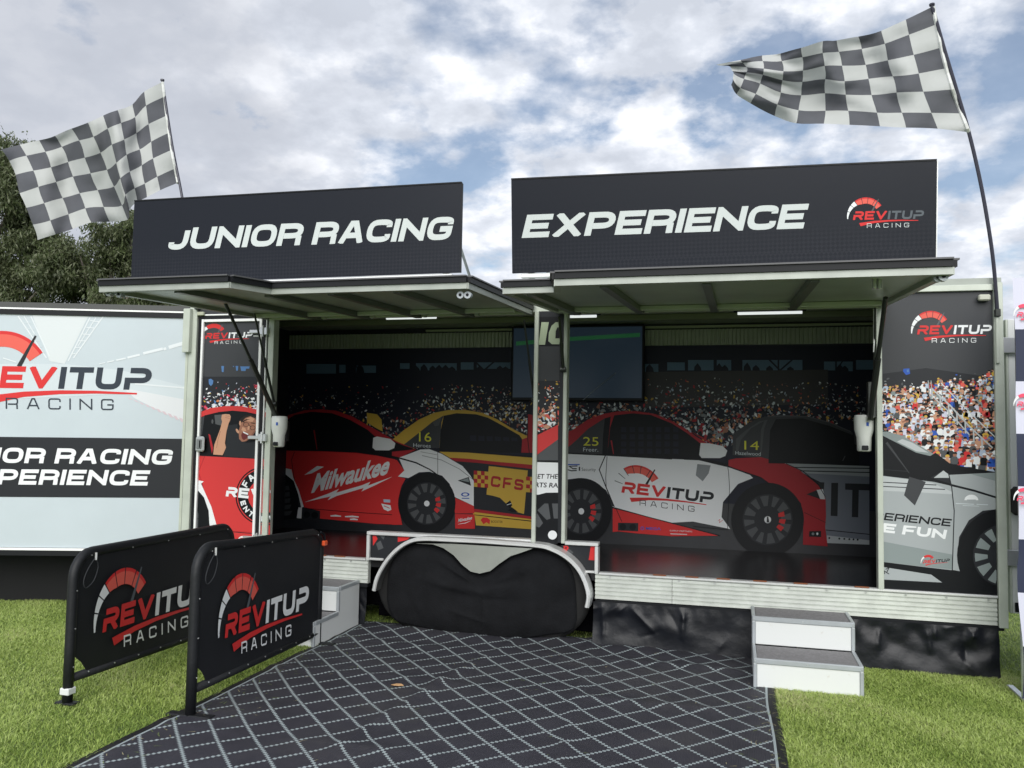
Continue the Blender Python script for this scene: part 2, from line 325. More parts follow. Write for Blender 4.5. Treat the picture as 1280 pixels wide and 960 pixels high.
def clip_poly(pts, clip):
    o = list(pts)
    n = len(clip); area = sum(clip[i][0]*clip[(i+1) % n][1]-clip[(i+1) % n][0]*clip[i][1] for i in range(n)); sg = 1 if area > 0 else -1
    for i in range(n):
        a = clip[i]; b = clip[(i+1) % n]; inp = o; o = []
        side = lambda p: sg*((b[0]-a[0])*(p[1]-a[1])-(b[1]-a[1])*(p[0]-a[0]))
        for j in range(len(inp)):
            p = inp[j]; q = inp[(j+1) % len(inp)]; sp_ = side(p); sq = side(q)
            if sp_ >= 0: o.append(p)
            if sp_*sq < 0: t = sp_/(sp_-sq); o.append((p[0]+(q[0]-p[0])*t, p[1]+(q[1]-p[1])*t))
        if not o: return []
    return o
class Print:
    """flat print laid on a real plane, as thin layers of ink"""
    def __init__(s, plane, base=.0012, step=.00004, clip=None):
        s.p = plane; s.d = base; s.step = step; s.v = []; s.f = []; s.fm = []; s.mats = []; s.clip = clip; s.tf = lambda x, y: (x, y)
    def zoom(s, ox, oy, k): s.tf = lambda x, y: (ox+x/k, oy+y/k); return s
    def px(s): s.tf = lambda x, y: (x, y); return s
    def mi(s, m):
        if m not in s.mats: s.mats.append(m)
        return s.mats.index(m)
    def raw(s, m, pts, dd=0.0):
        if s.clip: pts = clip_poly([tuple(p)[:2] for p in pts], s.clip)
        if len(pts) < 3: return
        n = len(s.v); s.v += [tuple(s.p.at(p[0], p[1], s.d+dd*.25)) for p in pts]; s.f.append(tuple(range(n, n+len(pts)))); s.fm.append(s.mi(m))
    def nxt(s): s.d += s.step
    def poly(s, m, *pts):
        P = [s.tf(*p) for p in pts]
        if s.clip and len(P) > 4:
            # triangulate concave shapes before clipping
            from mathutils.geometry import tessellate_polygon
            tri = tessellate_polygon([[Vector((p[0], p[1], 0)) for p in P]])
            for t in tri: s.raw(m, [P[i] for i in t])
        else: s.raw(m, P)
        s.nxt()
    def stroke(s, m, wd, *pts, closed=False):
        P = [s.tf(*p) for p in pts]; k = s.tf(1, 0)[0]-s.tf(0, 0)[0]; h = [a*k/2 for a in wd] if isinstance(wd, (list, tuple)) else wd*k/2
        for q in strips(P, h, closed): s.raw(m, q)
        s.nxt()
    def ell(s, m, cx, cy, rx, ry, n=28, a0=0, a1=360, rot=0):
        P = []
        for k in range(n+(0 if a1-a0 == 360 else 1)):
            a = R(a0+(a1-a0)*k/n); x = rx*math.cos(a); y = -ry*math.sin(a); c, q = math.cos(R(rot)), math.sin(R(rot)); P.append(s.tf(cx+x*c-y*q, cy+x*q+y*c))
        s.raw(m, P); s.nxt()
    def ring(s, m, cx, cy, rx, ry, t, a0=0, a1=360, n=28, gap=None):
        """t = inner radius / outer radius"""
        for k in range(n):
            a, b = R(a0+(a1-a0)*k/n), R(a0+(a1-a0)*(k+1)/n)
            s.raw(m, [s.tf(cx+rx*math.cos(a), cy-ry*math.sin(a)), s.tf(cx+rx*math.cos(b), cy-ry*math.sin(b)), s.tf(cx+rx*t*math.cos(b), cy-ry*t*math.sin(b)), s.tf(cx+rx*t*math.cos(a), cy-ry*t*math.sin(a))])
        s.nxt()
    def text(s, m, st, a, b, ha, hb=None, slant=.0, th=.22, sp=.12, rr=.34):
        hb = hb or ha; a = s.tf(*a); b = s.tf(*b); k0 = s.tf(0, 0); k1 = s.tf(0, 1); sc = k1[1]-k0[1]; ha *= sc; hb *= sc
        q, tw = letters(st, th, sp, rr)
        for pts, k in q:
            P = []
            for p in pts:
                t = p[0]/tw; h = ha+(hb-ha)*t
                P.append((a[0]+(b[0]-a[0])*t+slant*h*p[1], a[1]+(b[1]-a[1])*t-h*p[1]))
            s.raw(m, P, k*.0004)
        s.d += .00012
    def ftext(s, m, st, a, b, h, slant=0.0, bold=0.0):
        a = s.tf(*a); b = s.tf(*b); k0 = s.tf(0, 0); k1 = s.tf(0, 1); h *= k1[1]-k0[1]
        v, f = font_mesh(st, bold)
        n = len(s.v)
        s.v += [tuple(s.p.at(a[0]+(b[0]-a[0])*p[0]+slant*h*p[1], a[1]+(b[1]-a[1])*p[0]-h*p[1], s.d)) for p in v]
        for q in f: s.f.append(tuple(i+n for i in q)); s.fm.append(s.mi(m))
        s.nxt()
    def logo(s, p0, p1, L=None, c1=None, c2=None, c3=None, gl=None, th=.24, right=None, needle=None, arc0=188, swoosh=True, racing=True, bold=.1, tick=None, segs=True):
        c1 = c1 or RED; c2 = c2 or W; c3 = c3 or W; gl = gl or W; needle = needle or DKSL; tick = tick or K2
        p0 = s.tf(*p0); p1 = s.tf(*p1); U = Vector((p1[0]-p0[0], p1[1]-p0[1])); L = L or U.length
        T = lambda u, v: (p0[0]+U.x*u, p0[1]+U.y*u-L*v)
        cx, cy, ro = .185, .051, .267
        def seg(m, a0, a1, n):
            for k in range(n):
                a = a0+(a1-a0)*k/n; b = a0+(a1-a0)*(k+1)/n
                f = lambda g: ro*(.95-.28*min(1, max(0, (188-g)/80)))
                P = [T(cx+ro*math.cos(R(a)), cy+ro*math.sin(R(a))), T(cx+ro*math.cos(R(b)), cy+ro*math.sin(R(b))), T(cx+f(b)*math.cos(R(b)), cy+f(b)*math.sin(R(b))), T(cx+f(a)*math.cos(R(a)), cy+f(a)*math.sin(R(a)))]
                s.raw(m, P)
        # thicker inside: taper from a thin foot to a broad crown
        if gl != 'none': seg(gl, 188, 128, 10)
        seg(c1 if U.length < 60 else CORAL, 126, 34, 16); s.nxt()
        if U.length > 60:
            for k in range(16):      # brighter outer rim of the red part
                a = 126-92*k/16; b = 126-92*(k+1)/16
                s.raw(c1, [T(cx+ro*math.cos(R(a)), cy+ro*math.sin(R(a))), T(cx+ro*math.cos(R(b)), cy+ro*math.sin(R(b))), T(cx+ro*.93*math.cos(R(b)), cy+ro*.93*math.sin(R(b))), T(cx+ro*.93*math.cos(R(a)), cy+ro*.93*math.sin(R(a)))])
            s.nxt()
            if segs:
                for g in (165, 144, 127, 104, 83, 60):
                    a = R(g); e = R(.9)
                    s.raw(tick, [T(cx+ro*1.0*math.cos(a-e), cy+ro*math.sin(a-e)), T(cx+ro*math.cos(a+e), cy+ro*math.sin(a+e)), T(cx+ro*.66*math.cos(a+e), cy+ro*.66*math.sin(a+e)), T(cx+ro*.66*math.cos(a-e), cy+ro*.66*math.sin(a-e))])
                s.nxt()
        s.raw(needle, [T(.262, .125), T(.285, .115), T(.372, .29), T(.362, .295)]); s.nxt()
        full = 'rEVITUp'; q, tw = letters(full, th, .13, .3)
        lim = twidth('rEV', th, .13)+.06
        for pts, k in q:
            P = [T(p[0]/tw+.018*p[1], p[1]*.122) for p in pts]
            s.raw(c1 if min(p[0] for p in pts) < lim else c2, P, k*.0004)
        s.nxt()
        if swoosh:
            top = [(.09, -.045), (.3, -.018), (.5, -.008), (.7, -.008), (.93, -.017)]; bot = [(.93, -.026), (.7, -.024), (.5, -.030), (.3, -.048), (.11, -.09)]
            n = len(top)
            for i in range(n-1): s.raw(c1, [T(*top[i]), T(*top[i+1]), T(*bot[n-2-i]), T(*bot[n-1-i])])
            s.nxt()
        if racing:
            q, tw = letters('RACING', bold*1.25, .75, .2)
            s.d += .0001
            for pts, k in q: s.raw(c3, [T(.2+.6*p[0]/tw, -.115+p[1]*.062) for p in pts], k*.0004)
            s.d += .0001
    def wheel(s, cx, cy, rx, ry, rim=.68, hub=True, tcol=None, spoke=None, brake=False, n=12, cap=None, ph=8):
        tcol = tcol or K; spoke = spoke or G1
        s.ell(tcol, cx, cy, rx, ry, 40); s.ell(K2, cx, cy, rx*rim*1.04, ry*rim*1.04, 36)
        for k in range(n):
            a = 360/n*k+ph; wA = 360/n*(.36 if k % 2 else .28)
            P = [s.tf(cx+rx*rim*rr*math.cos(R(a+g)), cy-ry*rim*rr*math.sin(R(a+g))) for rr, g in ((.98, -wA), (.98, 0), (.98, wA), (.56, wA*.75), (.56, -wA*.75))]
            s.raw(spoke, P)
        s.nxt()
        if brake:
            for k in range(3):
                a = -32+26*k; s.raw(RED, [s.tf(cx+rx*rim*rr*math.cos(R(a+g)), cy-ry*rim*rr*math.sin(R(a+g))) for rr, g in ((.72, -9), (.75, 7), (.5, 10), (.47, -8))])
            s.nxt()
        s.ell(K2, cx, cy, rx*rim*.36, ry*rim*.36, 20)
        if hub: s.ell(cap or W, cx, cy, rx*.095, ry*.095, 16)
    def bits(s, region, n, smin, smax, pal, seed, fade=.0, ybias=1.0):
        """confetti-like printed spectators"""
        rg = random.Random(seed); xs = [p[0] for p in region]; ys = [p[1] for p in region]; x0, x1, y0, y1 = min(xs), max(xs), min(ys), max(ys)
        c = 0; lay = 0
        while c < n:
            x = rg.uniform(x0, x1); t = rg.random(); y = y0+(y1-y0)*t
            if rg.random() > (t+fade)**ybias: continue
            if not inside((x, y), region): c += .2; continue
            c += 1; a = rg.uniform(0, 6.28); L = rg.uniform(smin, smax)*(.6+.6*t); w_ = L*rg.uniform(.25, .75); k = rg.randint(4, 6)
            P = []
            for i in range(k):
                g = 6.28*i/k+rg.uniform(-.4, .4); rr = rg.uniform(.6, 1.1); X = L/2*rr*math.cos(g); Y = w_/2*rr*math.sin(g)
                P.append((x+X*math.cos(a)-Y*math.sin(a), y+X*math.sin(a)+Y*math.cos(a)))
            s.raw(rg.choice(pal), P, (int(c*7) % 23)*.00006)
        s.d += .0004
    def people(s, region, dx, dy, sz, pal, seed):
        rg = random.Random(seed); ys = [p[1] for p in region]; xs = [p[0] for p in region]; y = min(ys); row = 0
        while y < max(ys):
            t = (y-min(ys))/(max(ys)-min(ys)); z = sz*(.75+.5*t)
            x = min(xs)+rg.uniform(0, dx)
            while x < max(xs):
                px, py = x+rg.uniform(-2, 2), y+rg.uniform(-2, 2)
                if inside((px, py), region) and rg.random() < .93:
                    m = rg.choice(pal); j = lambda q: q*rg.uniform(.75, 1.25); d0 = (row % 12)*.00012
                    s.raw(m, [(px-j(z*.55), py+z*.95), (px-j(z*.5), py+z*.2), (px-j(z*.2), py-z*.05), (px+j(z*.25), py-z*.05), (px+j(z*.5), py+z*.25), (px+j(z*.45), py+z)], d0)
                    if rg.random() < .6:
                        a = rg.choice((-1, 1)); s.raw(rg.choice((SKIN, SKIN2, m)), [(px+a*z*.4, py+z*.3), (px+a*j(z*.85), py+z*.5), (px+a*j(z*.8), py+z*.75), (px+a*z*.35, py+z*.6)], d0+.00003)
                    hx = px+rg.uniform(-.15, .15)*z; hy = py-z*.28; hr = z*.27
                    s.raw(rg.choice((SKIN, SKIN2, SKIN)), [(hx+hr*math.cos(k*1.05), hy+hr*1.15*math.sin(k*1.05)) for k in range(6)], d0+.00006)
                    s.raw(rg.choice((HAIR, HAIR, K, W, YEL, G2)), [(hx+hr*1.1*math.cos(k*.63), hy-hr*.2-hr*1.1*math.sin(k*.63)) for k in range(6)], d0+.00009)
                x += dx*rg.uniform(.75, 1.25)*(.8+.4*t)
            y += dy*(.8+.4*t); row += 1
        s.d += .0005
    def build(s, name, parent):
        return mk(name, s.v, s.f, s.mats, parent, s.fm)
def inside(p, poly):
    x, y = p; c = False; n = len(poly)
    for i in range(n):
        x1, y1 = poly[i]; x2, y2 = poly[(i+1) % n]
        if (y1 > y) != (y2 > y) and x < (x2-x1)*(y-y1)/(y2-y1)+x1: c = not c
    return c

# ================================================================== GROUND
def ground_mat():
    m = bpy.data.materials.new('lawn_soil'); m.use_nodes = True; t = m.node_tree; b = t.nodes['Principled BSDF']; b.inputs['Roughness'].default_value = .95
    co = N(t, 'ShaderNodeTexCoord'); n_ = N(t, 'ShaderNodeTexNoise', inp={'Scale': 1.2, 'Detail': 8, 'Roughness': .7}); t.links.new(co.outputs['Object'], n_.inputs['Vector'])
    r = ramp(t, [(.3, (.08, .12, .03)), (.55, (.12, .17, .045)), (.75, (.17, .20, .07))]); t.links.new(n_.outputs[0], r.inputs[0]); t.links.new(r.outputs[0], b.inputs['Base Color'])
    return m
q = MB()
xs = [-400, -60, -20, -9, -6, -3, 0, 3, 6, 20, 60, 400]; ys = [-20, -6, -3, 0, 3, 6, 12, 30, 80, 600]
for j in range(len(ys)): 
    for i in range(len(xs)): q.v.append((xs[i], ys[j], 0.0))
nx = len(xs)
q.f = [(j*nx+i, j*nx+i+1, (j+1)*nx+i+1, (j+1)*nx+i) for j in range(len(ys)-1) for i in range(nx-1)]; q.m = [0]*len(q.f)
tag(q.build('ground', ground_mat()), kind='structure')

# ================================================================== MOBILE TRAILER
XL, XR, ZT, ZF, ZB = -4.42, 1.66, 2.495, .507, .323
YB = 1.65
tr = thing('display_trailer', 'long open-sided display trailer with racing car murals inside and both side flaps raised', 'trailer', (-1.4, .8, 0))
boxo('floor', floorm, tr, XL+.05, XR-.05, .03, YB-.001, .44, ZF-.004)
bw = boxo('back_wall', blackw, tr, XL, XR, YB, YB+.05, ZF-.03, ZT-.002)
boxo('end_wall', blackw, tr, XL, XL+.045, .05, YB, ZB+.02, ZT-.004)
boxo('end_wall', apost, tr, XR-.045, XR, .05, YB, ZB+.02, ZT-.004)
boxo('ceiling', mat('ceiling_panel', (.34, .37, .33), .5, var=.1), tr, XL, XR, -.01, YB+.05, ZT, ZT+.045)
boxo('header_beam', apost, tr, XL+.09, XR-.05, .0, .08, 2.378, ZT-.003)
boxo('ceiling_rail', mat('dark_olive_rail', (.2, .22, .16), .5), tr, -4.3, 1.5, 1.0, 1.05, 2.445, ZT-.002)
# ribbed lower cladding
def ribbed(x0, x1, z0, z1, n=6):
    q = MB(); h = (z1-z0)/n; pr = []
    for i in range(n): pr += [(z0+i*h, -.012), (z0+i*h+h*.12, -.022), (z0+i*h+h*.72, -.022), (z0+i*h+h*.84, -.012)]
    pr.append((z1, -.012))
    q.add([(x, y, z) for x in (x0, x1) for z, y in pr], [(i, len(pr)+i, len(pr)+i+1, i+1) for i in range(len(pr)-1)])
    q.box(x0, x1, -.011, .03, z0, z1)
    return q.build('ribbed_cladding', alu, tr)
ribbed(XL+.09, -2.70, ZB, ZF-.012); ribbed(-.955, -.42, ZB, ZF-.012); ribbed(-.417, XR-.06, ZB, ZF-.012)
boxo('sill_lip', alu2, tr, -3.6, -2.72, -.03, .03, ZF-.011, ZF+.004); boxo('sill_lip', alu2, tr, -.93, XR-.055, -.03, .03, ZF-.011, ZF+.004)
boxo('bottom_rail', blackt, tr, XL+.09, -2.7, -.02, .05, ZB-.03, ZB-.002); boxo('bottom_rail', blackt, tr, -.955, XR-.02, -.02, .05, ZB-.03, ZB-.002)
# rivets
q = MB()
rg = random.Random(4)
for x in [-3.5+.22*i for i in range(4)]+[-.85+.24*i for i in range(11)]: q.tube([(x, -.031, ZF-.022), (x, -.022, ZF-.022)], .006, 6)
tag(q.build('rivet_row', galv, tr), kind='stuff')
# orange clearance markers along the sill
for x in (-3.14, -2.98, -.55, -.33, -.12, .12, .38, .76):
    q = MB(); q.bbox(x, x+.09, -.034, -.012, ZF+.006, ZF+.013); q.build('sill_marker', mat('marker_orange', (.30, .10, .04), .4), tr)
# corner posts and jambs
boxo('corner_post', apost, tr, 1.607, XR, -.035, .05, ZB-.01, ZT+.01)
boxo('corner_post', apost, tr, -4.345, -4.275, -.035, .05, ZB-.01, ZT+.01)
boxo('jamb', apost, tr, -3.615, -3.565, -.03, .05, ZF, 2.40)
boxo('jamb', apost, tr, .905, .94, -.03, .05, ZF, 2.40)
boxo('top_rail', apost, tr, .94, 1.606, -.03, .05, 2.455, ZT)
boxo('top_rail', mat('top_rail_dark', (.03, .032, .036), .5), tr, -4.33, -3.56, -.02, .05, 2.405, ZT)
boxo('marker_lamp', mat('lamp_lens', (.45, .46, .38), .3), tr, 1.515, 1.585, -.06, -.02, 2.385, 2.425, b=.008)

FP = Plane((0, -.004, 0), (0, -1, 0))
# ---- fixed printed panel on the right
rp = boxo('side_panel', K2, tr, .94, 1.607, -.004, .03, ZF+.004, 2.455)
cl = [(1102.5, 735.5), (1247, 745), (1241, 366.5), (1098, 358)]
P = Print(FP, clip=[(1101.5, 734), (1246, 744), (1241.2, 366), (1101, 358)])
P.zoom(1095, 360, 4.8)
P.poly(K3, (0, 0), (720, 20), (720, 560), (0, 560)); P.poly(K2, (0, 520), (300, 480), (720, 540), (740, 2000), (0, 2000))
P.poly(BLU, (165, 485), (200, 482), (205, 515), (180, 522), (162, 500)); P.poly(SKYB, (185, 490), (197, 488), (197, 505), (185, 505))
P.poly(SKYB, (640, 560), (720, 500), (720, 590), (650, 600))
P.px()
reg = [P.tf(*p) for p in [(1101, 478), (1135, 486), (1170, 475), (1215, 476), (1243, 462), (1249, 590), (1200, 575), (1100, 540)]]
P.bits([(1101, 470), (1243, 462), (1246, 500), (1101, 500)], 60, 3, 7, [G2, G1, SKIN, W, BLU], 5)
P.people(reg, 6.2, 5.4, 7.0, [W, W, PALEB, PALEB, LAV, RED2, K, K, K2, G1, BLU, SKIN2, W, WG, CORAL, K2, YEL, SILD], 11)
P.people([(1101, 500), (1150, 505), (1249, 560), (1249, 590), (1180, 575), (1100, 540)], 8, 7, 8.5, [W, PALEB, RED, K, K2, G1, BLU, SKIN2, W, CORAL, LAV, K], 12)
P.zoom(1095, 360, 4.8)
P.stroke(SIL2, 9, (330, 600), (440, 700), (560, 830), (700, 960)); P.stroke(SIL2, 7, (350, 660), (430, 735), (560, 880))
P.stroke(WG, 6, (390, 570), (505, 690), (720, 900))
for i in range(7): P.stroke(SIL2, 9, (335+i*50, 600+i*50), (338+i*50, 665+i*52))
P.stroke(SIL, 6, (313, 555), (320, 640)); P.stroke(SIL, 5, (330, 555), (336, 640))
P.logo((246, 279), (690, 275), c1=RED, c2=W)
P.zoom(1095, 540, 4.5714)
# silver racing car front half
P.poly(SILD, (20, 0), (60, -3), (150, 20), (330, 125), (310, 138), (230, 118), (25, 16))
P.poly(SIL2, (150, 40), (210, 62), (300, 118), (230, 110), (120, 55))
P.poly(K, (25, 14), (230, 118), (310, 137), (340, 118), (420, 178), (480, 195), (680, 228), (690, 250), (430, 255), (400, 235), (380, 220), (310, 262), (330, 282), (430, 305), (430, 320), (20, 250))
P.stroke(K3, [14, 3], (60, 60), (190, 235)); P.stroke(K2, 4, (50, 215), (180, 225))
P.poly(SIL, (20, 248), (330, 285), (430, 308), (446, 450), (436, 790), (280, 772), (20, 740))
P.poly(SIL2, (20, 250), (320, 290), (470, 358), (250, 345), (20, 335))
P.stroke(K2, 5, (20, 286), (345, 303)); P.stroke(K2, 5, (20, 310), (395, 328))
P.poly(K3, (190, 255), (285, 285), (222, 420), (160, 362))
P.poly(SILD, (20, 622), (435, 700), (436, 785), (280, 770), (20, 740))
P.poly(SIL, (420, 245), (680, 232), (700, 240), (700, 440), (610, 450), (530, 505), (475, 600), (465, 700), (482, 796), (436, 788), (447, 450), (430, 310))
P.poly(SILD, (540, 240), (700, 232), (700, 285)); P.poly(SIL2, (385, 220), (412, 240), (420, 262), (330, 262))
P.stroke(K, [10, 12, 12, 10], (300, 262), (430, 303), (560, 335), (700, 378))
P.stroke(K2, 6, (415, 240), (432, 310), (447, 450), (436, 790))
P.text(K, 'PERIENCE', (-18, 497), (424, 540), 42, 42, .25, .2); P.text(W, 'E FUN', (34, 572), (396, 612), 52, 52, .22, .26)
P.logo((268, 752), (420, 742), c1=RED, c2=K2, c3=G1, racing=False)
P.ell(W, 545, 390, 40, 32, 20, 0, 180); P.stroke(SIL, 4, (520, 388), (570, 388))
P.stroke(WG, 4, (455, 408), (560, 413)); P.stroke(WG, 4, (575, 413), (640, 416)); P.stroke(WG, 3, (495, 420), (590, 424))
P.poly(K, (15, 742), (280, 772), (436, 790), (482, 796), (560, 870), (710, 940), (15, 905)); P.poly(SIL, (20, 768), (315, 815), (378, 860), (20, 842))
for a in ((40, 775, 50, 812), (72, 775, 55, 785), (40, 790, 75, 812), (62, 800, 75, 775)): P.stroke(K2, 5, a[:2], a[2:])
P.wheel(735, 705, 272, 268, .64, hub=False, spoke=SILD, n=12, ph=4)
P.build('printed_mural', rp)

# ---- left hinged door with print

door = boxo('door', K2, tr, -4.33, -3.62, -.004, .035, ZF+.01, 2.40)
P = Print(FP, clip=[(237, 700), (337, 700), (341, 398), (246, 398)])
P.zoom(220, 380, 6)
P.poly(K3, (150, 120), (720, 100), (720, 560), (150, 560)); P.poly(K2, (150, 545), (720, 545), (720, 1000), (140, 1000))
P.logo((218, 262), (572, 252), c1=RED, c2=W)
P.stroke(W, 12, (580, 240), (640, 238))
for a in ((340, 465, 360, 510), (425, 465, 437, 472), (447, 465, 467, 500), (482, 468, 552, 485), (485, 480, 525, 502)): P.poly(SKYB, (a[0], a[1]), (a[2], a[1]), (a[2]-3, a[3]), (a[0]+4, a[3]))
P.poly(SKYB, (245, 565), (262, 560), (280, 575), (276, 600), (262, 615), (247, 600)); P.ell(RED2, 605, 622, 18, 16)
P.px(); pal = [W, W, W, W, PALEB, RED2, YEL, SKYB, ORG, LAV, PINK]
P.bits([(247, 478), (338, 475), (338, 515), (245, 515)], 170, 2.5, 6.5, pal, 3, .15)
P.bits([(247, 492), (338, 488), (338, 512), (245, 514)], 70, 3, 7.5, pal, 33, .3)
P.zoom(238, 480, 8)
P.poly(DOORRED, (60, 310), (90, 285), (200, 240), (350, 220), (500, 220), (680, 258), (800, 300), (800, 350), (680, 305), (560, 278), (420, 266), (280, 280), (150, 312), (60, 355))
P.poly(K, (60, 355), (150, 312), (280, 280), (420, 266), (560, 278), (680, 305), (800, 350), (800, 755), (60, 710))
P.poly(K3, (60, 360), (140, 322), (115, 515), (60, 525)); P.poly(G1, (240, 310), (320, 305), (332, 395), (300, 415), (250, 400)); P.ell(G1, 220, 375, 10, 22)
P.poly(RED2, (180, 500), (198, 508), (228, 640), (215, 697))
P.poly(K2, (370, 415), (470, 400), (485, 540), (560, 590), (670, 575), (670, 745), (330, 725), (355, 640))
P.poly(SKIN2, (318, 372), (384, 388), (362, 470), (345, 590), (356, 635), (322, 712), (228, 705), (238, 610), (268, 530), (298, 450))
P.poly(SKIN2, (316, 306), (350, 300), (392, 304), (404, 325), (397, 365), (383, 392), (320, 385), (308, 345)); P.stroke(SKIN, 4, (350, 318), (396, 324)); P.stroke(SKIN, 4, (348, 335), (394, 345))
P.stroke(SKIN, 5, (300, 470), (275, 560), (262, 640))
P.poly(HAIR, (488, 385), (498, 350), (540, 318), (600, 305), (660, 325), (682, 365), (670, 390), (600, 335), (550, 345), (505, 415))
P.poly(SKIN, (548, 340), (600, 322), (650, 345), (668, 400), (655, 460), (620, 525), (560, 572), (515, 577), (488, 550), (482, 480), (500, 400)); P.ell(SKIN2, 497, 392, 10, 24)
P.ell(SKIN2, 470, 470, 12, 26, rot=-30)
P.poly(SKIN2, (560, 345), (605, 330), (640, 350), (620, 380), (570, 372)); P.poly(SKIN2, (575, 410), (595, 415), (590, 455), (570, 460))
P.poly(SKIN2, (520, 430), (548, 440), (560, 470), (530, 476), (510, 460)); P.poly(mat('ink_skin_shade', (.22, .085, .05), .4), (640, 480), (620, 525), (560, 572), (545, 574), (600, 520), (655, 440)); P.poly(HAIR, (520, 372), (560, 352), (600, 352), (560, 362), (524, 384)); P.poly(HAIR, (605, 385), (640, 388), (655, 400), (640, 398), (606, 392)); P.ring(K, 557, 405, 30, 22, .82); P.ring(K, 622, 438, 28, 22, .82); P.stroke(K, 5, (520, 375), (545, 388)); P.stroke(K, 5, (583, 412), (600, 424))
P.poly(mat('ink_mouth', (.13, .01, .01), .4), (520, 482), (560, 492), (590, 508), (570, 540), (535, 562), (515, 545), (508, 510)); P.stroke(W, 11, (527, 480), (552, 492), (578, 505))
P.zoom(230, 540, 6)
P.poly(DOORRED, (55, 176), (98, 178), (660, 208), (660, 775), (430, 752), (370, 747), (240, 708), (160, 500), (130, 370), (55, 350))
P.stroke(RED2, 5, (155, 182), (108, 300), (135, 380), (165, 500), (242, 706)); P.stroke(RED2, 5, (242, 706), (370, 745), (660, 762))
P.poly(W, (60, 355), (95, 360), (148, 370), (128, 388), (205, 560), (248, 712), (195, 712), (170, 560), (60, 430))
P.poly(K, (50, 425), (98, 430), (150, 490), (185, 590), (192, 720), (180, 760), (50, 740)); P.poly(G1, (50, 575), (98, 575), (108, 620), (104, 740), (50, 740)); P.poly(K2, (50, 640), (110, 645), (110, 655), (50, 655))
P.ell(K, 608, 480, 222, 222, 48); P.ring(DOORRED, 608, 480, 212, 212, .965, n=48); P.ell(DOORRED, 608, 480, 128, 128, 36)
q_ = 'FAMILY'
def arc_text(P, m, st, cx, cy, r, a0, da, h, inner=False):
    for i, ch in enumerate(st):
        a = R(a0+da*i); sg = -1 if not inner else 1
        ux, uy = math.cos(a+R(90)*sg), -math.sin(a+R(90)*sg)     # reading direction
        vx, vy = (math.cos(a), -math.sin(a)) if not inner else (-math.cos(a), math.sin(a))
        q, tw = letters(ch, .26, .1)
        for pts, k in q: P.raw(m, [P.tf(cx+r*math.cos(a)+h*.85*(p[0]-tw/2)*ux+h*(p[1]-.5)*vx, cy-r*math.sin(a)+h*.85*(p[0]-tw/2)*uy+h*(p[1]-.5)*vy) for p in pts], k*.0001)
    P.nxt()
arc_text(P, W, 'FAMILY', 608, 480, 172, 148, -21, 48); arc_text(P, W, 'ENTERTAIN', 608, 480, 172, 198, 17, 40, True)
P.text(W, 'rEVIT', (312, 482), (700, 520), 72, 78, .12, .27)
P.poly(DOORRED, (240, 712), (370, 752), (660, 778), (660, 900), (240, 860)); P.poly(K3, (225, 752), (375, 768), (370, 832), (222, 822)); P.ell(K, 260, 790, 28, 27); P.ell(K, 335, 798, 28, 27)
P.logo((415, 825), (560, 832), c1=W, c2=W, racing=False, swoosh=False)
P.build('printed_mural', door)
# door trims, hinges, latch
def rail_px(name, m, a, b, wd, parent, y0=-.028, y1=-.003):
    A = onY(*a); B = onY(*b); w2 = wd/2
    q = MB()
    if abs(A.x-B.x) < abs(A.z-B.z): q.bbox((A.x+B.x)/2-w2, (A.x+B.x)/2+w2, y0, y1, min(A.z, B.z), max(A.z, B.z), b=.002)
    else: q.bbox(min(A.x, B.x), max(A.x, B.x), y0, y1, (A.z+B.z)/2-w2, (A.z+B.z)/2+w2, b=.002)
    return q.build(name, m, parent)
for x, wd, m in ((-4.258, .022, blackt), (-4.228, .020, whitet), (-3.690, .022, whitet), (-3.661, .030, blackt), (-3.637, .009, whitet)):
    q = MB(); q.bbox(x-wd/2, x+wd/2, -.026 if m is whitet else -.02, -.004, ZF+.012, 2.375 if m is not blackt else 2.40, b=.002); q.build('door_trim', m, door)
for z0, z1, m, x0, x1 in ((2.352, 2.374, whitet, -4.217, -3.702), (2.376, 2.402, blackt, -4.246, -3.677), (2.404, 2.416, whitet, -4.27, -3.62)):
    q = MB(); q.bbox(x0, x1, -.024, -.004, z0, z1, b=.002); q.build('door_trim', m, door)
for px_ in ((329, 415), (327, 547), (321, 672)):
    p = onY(*px_); q = MB(); q.bbox(p.x-.10, p.x+.06, -.045, -.021, p.z-.014, p.z+.014); q.bbox(p.x+.0, p.x+.07, -.06, -.025, p.z-.03, p.z+.03); q.tube([(p.x+.035, -.062, p.z-.045), (p.x+.035, -.062, p.z+.045)], .008, 8)
    q.build('hinge', galv, door)
p = onY(255, 555)
la = boxo('latch', galv, door, p.x-.05, p.x+.03, -.052, -.022, p.z-.062, p.z+.062, b=.012)
q = MB(); q.bbox(p.x-.03, p.x+.012, -.062, -.053, p.z-.04, p.z+.04); q.build('handle', mat('handle_grey', (.25, .26, .26), .3, .6), la)
q = MB(); q.bbox(p.x-.002, p.x+.008, -.066, -.0625, p.z-.03, p.z+.03); q.build('slot', K, la)

